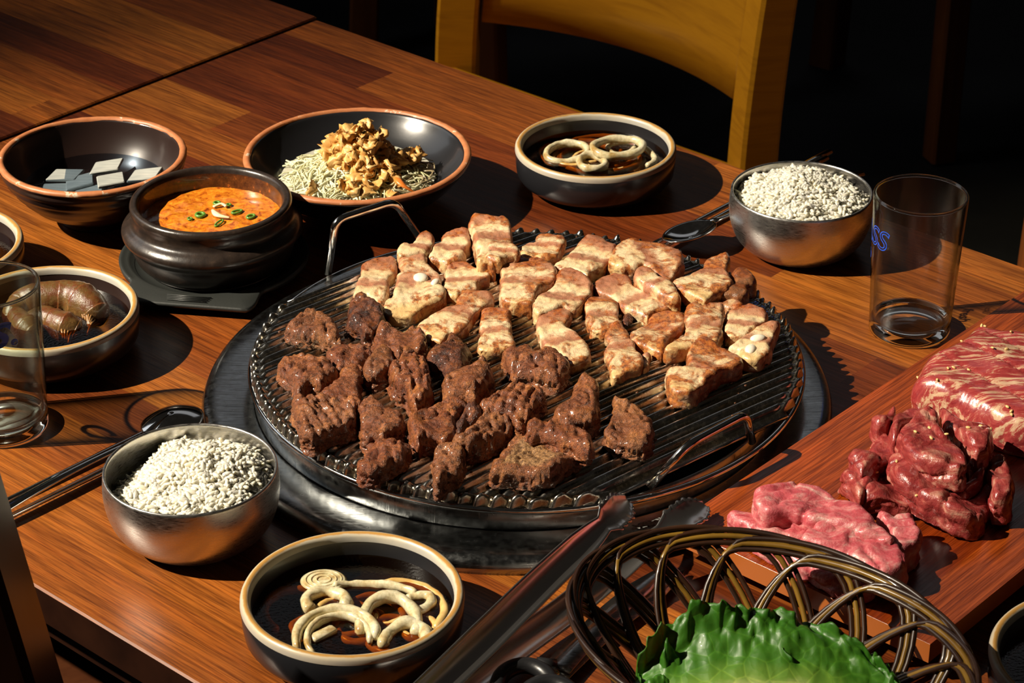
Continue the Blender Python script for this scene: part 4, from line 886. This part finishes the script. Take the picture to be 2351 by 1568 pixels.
# ---------------------------------------------------------------- meat
def meat_mat(name, kind):
    if kind in ('pork', 'sear', 'bonepork', 'dark'):
        m = M(name, rough=.30, Coat_Weight=.35, Coat_Roughness=.15, Subsurface_Weight=.12, Subsurface_Scale=.003)
        b = m.attr('band'); n1 = m.noise(60, 5, .65); n2 = m.noise(330, 5, .7)
        f = m.math('ADD', b, m.math('MULTIPLY', m.math('SUBTRACT', n1, .5), .42)); f = m.math('ADD', f, m.math('MULTIPLY', m.math('SUBTRACT', m.objrand(), .5), .20))
        lean, lean2, fat, fat2, rind = (.36, .15, .085), (.46, .23, .13), (.66, .49, .27), (.72, .58, .37), (.64, .44, .20)
        c = m.ramp(f, [(.10, lean), (.24, lean2), (.30, fat), (.40, fat2), (.46, lean2), (.56, lean), (.62, fat), (.80, fat2), (.95, rind)])
        c = m.mix(.45, c, m.ramp(n2, [(.3, (.66, .52, .40)), (.6, (1.08, 1.05, 1.0))]), 'MULTIPLY')
        s = m.noise(62 if kind != 'dark' else 30, 6, .70, m.co((1, 1, 1)), .8)
        s = m.math('ADD', s, m.math('MULTIPLY', m.attr('sear'), .06))
        st = m.ramp(f, [(.84, (0, 0, 0)), (.875, (1, 1, 1)), (.91, (0, 0, 0))]); s = m.math('ADD', s, m.math('MULTIPLY', st, .13))
        s = m.math('ADD', s, m.math('MULTIPLY', m.math('SUBTRACT', m.objrand(), .5), .10))
        lo = {'pork': .492, 'bonepork': .57, 'sear': .44, 'dark': .20}[kind]
        mk = m.ramp(s, [(lo, (0, 0, 0)), (lo + .13, (1, 1, 1))])
        br = m.ramp(n2, [(.35, (.07, .010, .003)), (.48, (.28, .060, .008)), (.65, (.48, .15, .018))]) if kind != 'dark' else m.ramp(n2, [(.3, (.05, .012, .004)), (.6, (.22, .055, .010)), (.8, (.45, .18, .04))])
        m.color(m.mix(m.math('MULTIPLY', mk, .9), c, br))
        m.bump(n2, .6, .0008); m.bump(m.noise(1300, 3, .6), .5, .0004)
    elif kind in ('beef', 'char', 'groove', 'pale'):
        m = M(name, rough=.40, Coat_Weight=.45 if kind != 'char' else .20, Coat_Roughness=.10)
        n1 = m.noise(80, 6, .70, None, .6); n2 = m.noise(620, 5, .75); hn = m.attr('sear')
        c = m.ramp(n1, [(.28, (.090, .020, .008)), (.43, (.19, .050, .015)), (.55, (.29, .088, .023)), (.67, (.42, .150, .032)), (.82, (.52, .23, .052))])
        if kind == 'char': c = m.ramp(n1, [(.33, (.020, .008, .005)), (.45, (.10, .024, .007)), (.56, (.20, .058, .013)), (.7, (.34, .11, .02))])
        if kind == 'pale': c = m.mix(m.ramp(m.math('SUBTRACT', 1.0, hn), [(.45, (0, 0, 0)), (.7, (1, 1, 1))]), c, m.ramp(n2, [(.3, (.26, .14, .055)), (.7, (.50, .30, .13))]))
        if kind != 'char': c = m.mix(m.math('MULTIPLY', m.objrand(), .42), c, m.ramp(m.noise(55, 5, .7), [(.35, (.17, .058, .020)), (.55, (.34, .155, .055)), (.7, (.48, .26, .09))]))
        c = m.mix(.8, c, m.ramp(n2, [(.38, (.22, .17, .15)), (.6, (1.30, 1.25, 1.2))]), 'MULTIPLY')
        m.color(c); m.roughs(m.ramp(n2, [(.3, (.22,) * 3), (.7, (.45,) * 3)]))
        m.bump(m.noise(190, 4, .7), .6, .0016); m.bump(n2, .9, .0010); m.bump(m.noise(1500, 2, .6), 1.0, .0006)
    elif kind == 'raw':
        m = M(name, rough=.30, Coat_Weight=.35, Coat_Roughness=.10, Subsurface_Weight=.15, Subsurface_Scale=.004)
        n1 = m.noise(38, 6, .68, m.co((1, 1, 2)), 1.6); n2 = m.noise(420, 4, .65, m.co((1, .3, 1), .5))
        c = m.ramp(n1, [(.28, (.14, .012, .014)), (.46, (.28, .036, .034)), (.54, (.38, .080, .066)), (.62, (.50, .22, .16)), (.76, (.56, .34, .24))])
        m.color(m.mix(.5, c, m.ramp(n2, [(.3, (.6, .5, .5)), (.65, (1.1, 1.1, 1.1))]), 'MULTIPLY')); m.bump(n2, .5, .0008); m.bump(m.noise(160, 4, .65), .5, .0016)
    elif kind == 'pink':
        m = M(name, rough=.42, Coat_Weight=.15, Coat_Roughness=.15, Subsurface_Weight=.18, Subsurface_Scale=.004)
        n1 = m.noise(44, 6, .70, m.co((1, 1.6, 2)), 1.8); n2 = m.noise(420, 4, .65)
        c = m.ramp(n1, [(.28, (.36, .035, .05)), (.45, (.48, .085, .10)), (.55, (.55, .17, .17)), (.66, (.62, .36, .32)), (.8, (.66, .46, .40))])
        m.color(m.mix(.35, c, m.ramp(n2, [(.3, (.7, .6, .6)), (.65, (1.1, 1.1, 1.1))]), 'MULTIPLY')); m.bump(n2, .4, .0008); m.bump(m.noise(160, 4, .65), .5, .0016)
    else:
        m = M(name, rough=.26, Coat_Weight=.5, Coat_Roughness=.1)
        n1 = m.noise(17, 7, .72, m.co((1.2, 6, 3), math.radians(28)), 1.8); n2 = m.noise(200, 3, .6)
        c = m.ramp(n1, [(.36, (.22, .018, .022)), (.51, (.34, .050, .045)), (.57, (.54, .32, .20)), (.68, (.62, .46, .29)), (.8, (.36, .08, .06))])
        m.color(c); m.bump(n2, .3, .0007)
    return m.m
MM = {k: meat_mat(k + '_meat', k) for k in ('pork', 'sear', 'bonepork', 'dark', 'beef', 'char', 'groove', 'pale', 'raw', 'pink', 'marble')}
M_cart = M('cartilage', (.80, .74, .60), .25, Coat_Weight=.5, Subsurface_Weight=.2, Subsurface_Scale=.003)
M_sesame = M('sesame_seed', (.72, .50, .20), .4)
CATS = {'pork': ('grilled_pork_slice', 'pork', 'grilled pork belly slices'), 'beef': ('grilled_beef_chunk', 'beef', 'grilled beef rib chunks'),
        'raw': ('raw_beef_slice', 'beef', 'pile of marinated raw beef'), 'pink': ('raw_pork_slice', 'pork', 'pile of pink raw pork'), 'marble': ('marbled_beef_slab', 'beef', None)}
def build_meat(idx, kind, label, zb, th, flat):
    P = np.array(flat, float).reshape(-1, 2) / 2000; t = th / 1000
    P = catmull(P, 4, closed=True); c2 = P.mean(0); P = P - c2
    P += .0004 * np.stack([vnoise(np.c_[P * 400, np.zeros(len(P)) + idx], 1, 1), vnoise(np.c_[P * 400, np.zeros(len(P)) + idx], 1, 2)], 1)
    grillish = kind not in ('raw', 'pink', 'marble')
    n = len(P); V = np.r_[np.c_[P, np.zeros(n)], np.c_[P, np.full(n, t)]]
    A = P[:, 0] * np.roll(P[:, 1], -1) - P[:, 1] * np.roll(P[:, 0], -1)
    if A.sum() < 0: V = np.r_[V[:n][::-1], V[n:][::-1]]
    F = [list(range(n))[::-1], list(range(n, 2 * n))] + [[i, (i + 1) % n, n + (i + 1) % n, n + i] for i in range(n)]
    o = bpy.data.objects.new('tmp', mesh('tmp', V, F, MM[kind])); C.objects.link(o)
    md = o.modifiers.new('r', 'REMESH'); md.mode = 'VOXEL'; md.voxel_size = .00100 if grillish else (.0014 if kind != 'marble' else .0018)
    bpy.context.view_layer.update()
    me = bpy.data.meshes.new_from_object(o.evaluated_get(bpy.context.evaluated_depsgraph_get())); bpy.data.objects.remove(o)
    m = len(me.vertices); X = np.zeros(m * 3); me.vertices.foreach_get('co', X); X = X.reshape(-1, 3)
    Nn = np.zeros(m * 3); me.vertices.foreach_get('normal', Nn); Nn = Nn.reshape(-1, 3)
    a = P; b = np.roll(P, -1, 0); e = b - a; L2 = (e ** 2).sum(1) + 1e-12
    d = np.full(m, 1.0)
    for i in range(n):
        w = X[:, :2] - a[i]; s_ = np.clip((w @ e[i]) / L2[i], 0, 1); q = w - s_[:, None] * e[i]; d = np.minimum(d, np.sqrt((q ** 2).sum(1)))
    inner = d.max(); zf = np.clip(X[:, 2] / t, 0, 1)
    W0 = X + [c2[0] * 1.0, c2[1], idx * .37]
    beefy = kind in ('beef', 'char', 'groove', 'pale')
    re = {'beef': .0050, 'char': .0060, 'groove': .0035, 'pale': .0045, 'raw': .0042, 'pink': .0040, 'marble': .014}.get(kind, .0030)
    re = min(re, inner * .9); prof = np.sqrt(np.clip(1 - (1 - np.clip(d / re, 0, 1)) ** 2, 0, 1))
    lo = {'raw': .50, 'pink': .55, 'marble': .35}.get(kind, .45 if beefy else .62)
    low = vnoise(W0 * [1, 1, 0] + [0, 0, idx * 1.7], 45, 11); low2 = vnoise(W0 * [1, 1, 0] + [0, 0, idx * 1.7], 95, 12)
    Z = X[:, 2] * (lo + (1 - lo) * prof) * (1 + (.30 if beefy else .12) * low * zf)
    Xn = X.copy(); Xn[:, 2] = Z
    if beefy:
        fa = idx * 2.4; Wf = np.c_[(X[:, 0] * math.cos(fa) + X[:, 1] * math.sin(fa)) * 90, (X[:, 1] * math.cos(fa) - X[:, 0] * math.sin(fa)) * 430, X[:, 2] * 430 + idx]
        disp = .0012 * vnoise(W0, 120, 1) + .0006 * vnoise(W0, 300, 2) + .0007 * vnoise(W0, 640, 3) + .0011 * vnoise(Wf, 1, 4)
        disp -= .0018 * np.exp(-(vnoise(W0, 120, 8) / .13) ** 2) * zf          # crevices
    elif kind in ('raw', 'pink'):
        disp = .0016 * vnoise(W0, 90, 1) + .0007 * vnoise(W0, 240, 2); disp -= .0022 * np.exp(-(vnoise(W0 * [1, 1.6, 1], 62, 8) / .12) ** 2) * zf
    elif kind == 'marble': disp = .0010 * vnoise(W0, 60, 1) + .0004 * vnoise(W0, 240, 2)
    else: disp = .0007 * vnoise(W0, 130, 1) + .0005 * vnoise(W0, 300, 2) + .0003 * vnoise(W0, 650, 3)
    cov = np.cov(P.T); ev, evec = np.linalg.eigh(cov); ax = evec[:, 1]
    if ax @ np.array([.45, .9]) > 0: ax = -ax                    # fat end toward the viewer
    if 'golden fat left' in label: ax = np.array([-.95, -.3])
    if 'white fat strip' in label or 'white bone ends' in label: ax = np.array([.15, -.98])
    pr = X[:, :2] @ ax; pp = P @ ax; band = (pr - pp.min()) / (pp.max() - pp.min())
    if kind == 'groove':
        ax2 = np.array([-ax[1], ax[0]]); g = np.sin((X[:, :2] @ ax2) * 2 * math.pi / .0062 + 1.5 * low); disp -= .0013 * np.clip(g, 0, 1) ** .5 * zf
    if kind == 'marble':
        for off in (-.030, -.008, .014, .036):
            g = (X[:, :2] @ np.array([.80, .60])) - off; disp -= .0016 * np.exp(-(g / .0007) ** 2) * zf
    if not beefy and grillish: disp += .0006 * np.sin(band * 11 + 2 * low) * zf
    Xn += Nn * disp[:, None]
    curl = (.0022 if grillish else .0035) * (.5 + .5 * vnoise(np.c_[X[:, :2] + c2, np.zeros(m) + idx], 34, 21)) * (0 if kind == 'marble' else 1)
    Xn[:, 2] += curl * np.clip(.4 + zf, 0, 1)
    if kind == 'raw' and zb < 20: Xn[:, 2] += .004 * np.sin((X[:, :2] @ ax) / max(pp.max() - pp.min(), .01) * 6)
    Xn[:, 2] = np.maximum(Xn[:, 2], .0)
    me.vertices.foreach_set('co', Xn.ravel())
    me.materials.clear(); me.materials.append(MM[kind])
    for nm_, vals in (('band', band), ('sear', np.clip(1 - d / .0035, 0, 1) if not kind == 'pale' else np.clip(1 - d / .012, 0, 1))):
        at_ = me.attributes.new(nm_, 'FLOAT', 'POINT'); at_.data.foreach_set('value', vals.astype(np.float32))
    me.polygons.foreach_set('use_smooth', [True] * len(me.polygons)); me.update()
    key = kind if kind in CATS else ('beef' if beefy else 'pork'); nm, cat, grp = CATS[key]
    base = .0345 if grillish else .0245
    if kind in ('raw', 'pink') and zb > 0: zb *= .9
    me.name = nm; o = bpy.data.objects.new(nm, me); C.objects.link(o); o.location = (c2[0], c2[1], base + zb / 1000)
    tag(o, label, cat, grp)
    return o, Xn, c2, base + zb / 1000
built = {}
for i_, (k_, l_, zb_, th_, f_) in enumerate(MEATS): built[l_] = build_meat(i_, k_, l_, zb_, th_, f_)
def top_at(rec, x, y):
    o, X, c2, z0 = rec; d = (X[:, 0] + c2[0] - x) ** 2 + (X[:, 1] + c2[1] - y) ** 2; k = d < .0025 ** 2
    return z0 + (X[k, 2].max() if k.any() else X[:, 2].max() * .7)
def stud(key, pts):
    rec = [v for k, v in built.items() if key in k][0]; o, X, c2, z0 = rec
    for x, y, a, b, rz in pts:
        p = px(x, y, z0 + .008); V, F = ell_ball(8, 14); z = top_at(rec, p[0], p[1])
        ob('cartilage', rot(V * [a, b, .0026], rz), F, M_cart.m, o, (p[0] - c2[0], p[1] - c2[1], z - z0 - .0006))
stud('two white bone ends', [(966, 647, .0052, .0062, .2), (1000, 660, .0030, .0050, -.4)])
stud('two round white cartilage', [(1740, 789, .0056, .0040, .3), (1723, 812, .0038, .0060, -.2)])
# sesame seeds on the raw meat
seeds = []
for key, n_ in (('marbling', 26), ('crowning', 4), ('pale fat crown', 3), ('lowest crescent', 3), ('back right of the pile', 3), ('crescent raw beef slice curving', 3)):
    rec = [v for k, v in built.items() if key in k][0]; o, X, c2, z0 = rec
    cand = np.where(X[:, 2] > np.percentile(X[:, 2], 55))[0]
    for k in rng.choice(cand, n_): seeds.append((X[k] + [c2[0], c2[1], z0 + .0006]))
sm = mesh('sesame_seed', ell_ball(5, 8)[0] * [.0017, .0010, .0007], ell_ball(5, 8)[1], M_sesame.m)
for s_ in seeds:
    o = bpy.data.objects.new('sesame_seed', sm); C.objects.link(o); o.location = s_; o.rotation_euler = (rng.normal() * .3, rng.normal() * .3, rng.rand() * 6)
    tag(o, 'tan sesame seed stuck to the raw beef', 'seed', 'sesame seeds on the raw beef')

# ---------------------------------------------------------------- tongs
def channel(path, width, depth, thick=.0009, side=None, teeth=None, up=(0, 0, 1)):
    """bent sheet-steel channel along a path; teeth = list of (t0, t1, pitch, height)"""
    P = catmull(np.array(path, float), 22); m = len(P); t = np.linspace(0, 1, m)
    w = np.interp(t, *width); dp = np.interp(t, *depth); T = np.gradient(P, axis=0); T /= np.linalg.norm(T, axis=1)[:, None]
    S0 = np.cross(T, np.array(up, float)); S0 /= np.linalg.norm(S0, axis=1)[:, None]; N0 = np.cross(S0, T)
    us = np.array([-1, -.8, -.5, 0, .5, .8, 1]); G = np.zeros((m, len(us), 3))
    for j, u in enumerate(us):
        ww = w * u
        if teeth and abs(u) == 1:
            for t0, t1, pitch, h in teeth:
                s_ = np.arange(m); ww = ww + np.where((t > t0) & (t < t1), np.sign(u) * h * ((s_ % pitch) >= pitch / 2), 0)
        G[:, j] = P + S0 * ww[:, None] + N0 * (dp * (abs(u) ** 2.5))[:, None]
    return sheet(G, thick)
tg = empty('meat_tongs', (0, 0, 0), 0, 'steel barbecue tongs with toothed tips leaning on the tray behind the basket', 'tongs')
M_tongs = M('tongs_steel', (.80, .76, .72), .27, 1.0)
W1 = ([0, .2, .55, .72, .78, .9, 1], [.0085, .0095, .0085, .0055, .0090, .0092, .0030]); D1 = ([0, .5, .7, .85, 1], [.006, .005, .002, .0035, .0015])
V, F = channel([px(930, 1640, .016), px(1100, 1478, .024), px(1240, 1340, .030), px(1350, 1238, .036), px(1400, 1190, .037), px(1440, 1150, .032)], W1, D1, teeth=[(.76, .97, 4, .0011)], up=(.45, -.55, .9))
ob('arm', V, F, M_tongs.m, tg)
V, F = channel([px(975, 1660, .010), px(1160, 1510, .010), px(1300, 1408, .011), px(1460, 1275, .024), px(1555, 1200, .033), px(1618, 1160, .0315)], W1, D1, teeth=[(.76, .97, 4, .0011)], up=(.25, -.3, 1))
ob('arm', V, F, M_tongs.m, tg)
V, F = tube([px(958, 1640, .008), px(990, 1640, .024)], .0035, 10); ob('hinge_pin', V, F, M_tongs.m, tg)

# ---------------------------------------------------------------- scissors under the basket edge
sc = empty('kitchen_scissors', (0, 0, 0), 0, 'kitchen scissors with black handles half hidden beneath the wicker basket', 'scissors')
M_black = M('black_plastic', (.012, .012, .013), .35)
def blade(path, w0, w1):
    P = catmull(np.array(path, float), 8); T = P[-1] - P[0]; T /= np.linalg.norm(T); S0 = np.cross(T, [0, 0, 1.]); t = np.linspace(0, 1, len(P))
    w = np.interp(t, [0, .75, 1], [w0, w1, .0008]); G = np.stack([P + S0 * w[:, None], P, P - S0 * (w * .8)[:, None]], 1); return sheet(G, .0016)
V, F = blade([px(1270, 1545, .0045), px(1400, 1430, .0045), px(1570, 1310, .0040)], .010, .0085); ob('blade', V, F, M_tray.m, sc)
V, F = blade([px(1275, 1535, .0065), px(1390, 1415, .0065), px(1530, 1300, .0060)], .009, .0075); ob('blade', V, F, M_tray.m, sc)
for k, (x, y) in enumerate(((1205, 1582), (1262, 1622))):
    c = px(x, y, .008); V, F = tube([c + [.0150 * math.cos(a) - .0, .0185 * math.sin(a), .002 * math.sin(a)] for a in np.linspace(0, 6.283, 36, endpoint=False)], .0048, 10, closed=True)
    ob('finger_loop', V, F, M_black.m, sc)
V, F = tube([px(1232, 1530, .009), px(1275, 1535, .007)], .0055, 10); ob('shank', V, F, M_black.m, sc)
V, F = tube([px(1270, 1545, .0045), px(1270, 1545, .0095)], .0035, 12); ob('pivot_screw', V, F, M_chrome.m, sc)

# ---------------------------------------------------------------- wicker basket and lettuce
BC = np.array([.1325, 1.0125]); BA, BB = .1130, .0840
bk = empty('wicker_basket', (BC[0], BC[1], 0), ANG_U, 'oval dark brown open-weave wicker basket with looped rim at the bottom right', 'basket')
M_wick = M('brown_wicker', (.05, .018, .006), .35, Coat_Weight=.4); M_wick.color(M_wick.ramp(M_wick.noise(60, 3), [(.3, (.016, .006, .003)), (.7, (.035, .013, .005))]))
M_wickg = M('gold_highlight_base_wicker', (.28, .15, .02), .30, Coat_Weight=.4); M_wickg.color(M_wickg.ramp(M_wickg.noise(60, 3), [(.3, (.13, .065, .008)), (.7, (.22, .12, .016))]))  # gold paints the highlight along strand middles; base canes share it
def wick(th, v, off=0.0, dz=0.0):
    k = .52 + .48 * (v ** .85); n_ = .0022 * off
    return np.array([(BA * k + n_) * math.cos(th), (BB * k + n_) * math.sin(th), .0050 + .0565 * v + dz])
NL = 16
for i in range(NL):
    th0 = 2 * math.pi * i / NL; span = 1.95; parts = []; fm = []; nf = 0
    for q, dlt in enumerate((-1, 0, 1)):
        P = []
        for s_ in np.linspace(0, 1, 38):
            e_ = min(s_, 1 - s_); k_ = min(e_ / .27, 1); v = .90 * (k_ * k_ * (3 - 2 * k_)) ** .8 + .085 * math.sin(math.pi * max(0, min(1, (s_ - .18) / .64))); th = th0 + span * s_ + .004 * dlt
            off = math.cos(math.pi * s_)                      # rising side inside, falling side outside
            p = wick(th, max(v - .052 * dlt * (.35 + .65 * math.sin(math.pi * s_)), 0), off * .9, .0)
            tx = .0031 * dlt * abs(math.cos(math.pi * s_)); p = p + np.array([-math.sin(th) * tx, math.cos(th) * tx, 0])
            P.append(p)
        V, F = tube(P, .00175 if q == 1 else .00160, 6); parts.append((V, F)); fm += [1 if q == 1 else 0] * len(F)
    V, F = join(parts); o = ob('wicker_strand', V, F, [M_wick.m, M_wickg.m], bk, midx=fm)
V, F = tube([(BA * .53 * math.cos(a), BB * .53 * math.sin(a), .0045) for a in np.linspace(0, 6.283, 80, endpoint=False)], .0030, 8, closed=True); ob('base_ring', V, F, M_wickg.m, bk)
for k in range(9):
    u_ = (k - 4) / 4.6
    hx = BA * .53 * math.sqrt(1 - u_ * u_); V, F = tube([(-hx, BB * .53 * u_, .0045), (hx, BB * .53 * u_, .0045)], .0016, 6); ob('base_cane', V, F, M_wickg.m, bk)
    hy = BB * .53 * math.sqrt(1 - u_ * u_); V, F = tube([(BA * .53 * u_, -hy, .0062), (BA * .53 * u_, hy, .0062)], .0016, 6); ob('base_cane', V, F, M_wickg.m, bk)

M_leaf = M('lettuce', (.10, .26, .02), .45, Coat_Weight=.10, Subsurface_Weight=.15, Subsurface_Scale=.004)
_e = M_leaf.attr('edge'); _n = M_leaf.noise(40, 4, .6); _v = M_leaf.n('ShaderNodeTexVoronoi', feature='DISTANCE_TO_EDGE'); _v.inputs['Scale'].default_value = 95; M_leaf.l(M_leaf.co(), _v.inputs['Vector'])
_c = M_leaf.ramp(M_leaf.math('ADD', _e, M_leaf.math('MULTIPLY', M_leaf.math('SUBTRACT', _n, .5), .5)), [(0, (.36, .44, .14)), (.14, (.15, .28, .035)), (.4, (.050, .17, .010)), (1, (.028, .125, .006))])
M_leaf.color(M_leaf.mix(.5, _c, M_leaf.ramp(_v.outputs[0], [(0, (1.9, 1.6, 1.6)), (.07, (1, 1, 1))]), 'MULTIPLY')); M_leaf.bump(_v.outputs[0], .5, .002); M_leaf.bump(_n, .3, .002)
def leaf(label, base, ang, L, Wd, lift, tilt, seed):
    nu, nv = 150, 61; q = np.linspace(0, 1, nu)
    def frill(k, a1): return [a1 * (vnoise(np.c_[q * 9, q * 0 + k, q * 0 + sd_], 1, 5) + .7 * vnoise(np.c_[q * 22, q * 0 + k, q * 0 + sd_], 1, 6) + .45 * vnoise(np.c_[q * 55, q * 0 + k, q * 0 + sd_], 1, 7)) for sd_ in (seed, seed + 9)]
    RZ, RX, RY = frill(0, .0085), frill(3.3, .0060), frill(7.1, .0060)
    gs, gu = np.meshgrid(q, np.linspace(-1, 1, nv), indexing='ij'); g0 = np.c_[gs.ravel(), gu.ravel(), np.full(gs.size, float(seed))]
    NZ = (.0120 * vnoise(g0 * [9, 3.2, 1], 1, 31) + .0060 * vnoise(g0 * [22, 5, 1], 1, 32) + .0022 * vnoise(g0 * [60, 14, 1], 1, 33)).reshape(nu, nv); G = np.zeros((nu, nv, 3)); E_ = np.zeros((nu, nv))
    for i, s_ in enumerate(np.linspace(0, 1, nu)):
        w = Wd * (math.sin(math.pi * min(s_ * .92 + .10, 1)) ** .55)
        for j, u_ in enumerate(np.linspace(-1, 1, nv)):
            a = abs(u_); fr = a ** 2.2
            ph = s_ * 26 + (4 if u_ > 0 else 0) + seed
            z = .013 * a * a + a ** 1.6 * NZ[i, j] + .0012 * math.sin(s_ * 70) * a * (1 - a) + lift * math.sin(math.pi * s_) - .02 * (s_ - .5) ** 2
            x = L * (s_ - .5) + fr * .6 * RX[j // 31][i]; y = u_ * w * (1 - .10 * fr * (1 + RX[j // 31][i] / .006)) + fr * .5 * RY[j // 31][i]
            G[i, j] = (x, y, z); E_[i, j] = a
    V, F = sheet(G, .0006); V = rot(rot(V, tilt, 'X'), ang, 'Z')
    r = empty('lettuce_leaf', tuple(base), 0, label, 'lettuce', 'lettuce leaves in the basket')
    ob('leaf_blade', V, F, M_leaf.m, r, attrs={'edge': np.r_[E_.ravel(), E_.ravel()]})
    P = np.array([(L * (s_ - .5), 0, .0012 + lift * math.sin(math.pi * s_) - .02 * (s_ - .5) ** 2) for s_ in np.linspace(.0, .9, 20)])
    P = rot(rot(P, tilt, 'X'), ang, 'Z'); V, F = tube(P, np.linspace(.0040, .0009, 20), 8, flat=.5); ob('midrib', V, F, M_rib.m, r)
M_rib = M('lettuce_rib', (.50, .58, .26), .35, Subsurface_Weight=.1)
leaf('topmost ruffled green lettuce leaf in the basket', (.1330, .9870, .040), math.radians(-1), .140, .052, .008, .22, 0.5)
leaf('lettuce leaf showing under the right end of the topmost leaf', (.1560, .9840, .030), math.radians(-22), .120, .046, .004, .12, 2.2)
leaf('lettuce leaf under the left end of the topmost leaf', (.1080, .9820, .030), math.radians(14), .100, .040, .004, .1, 4.0)
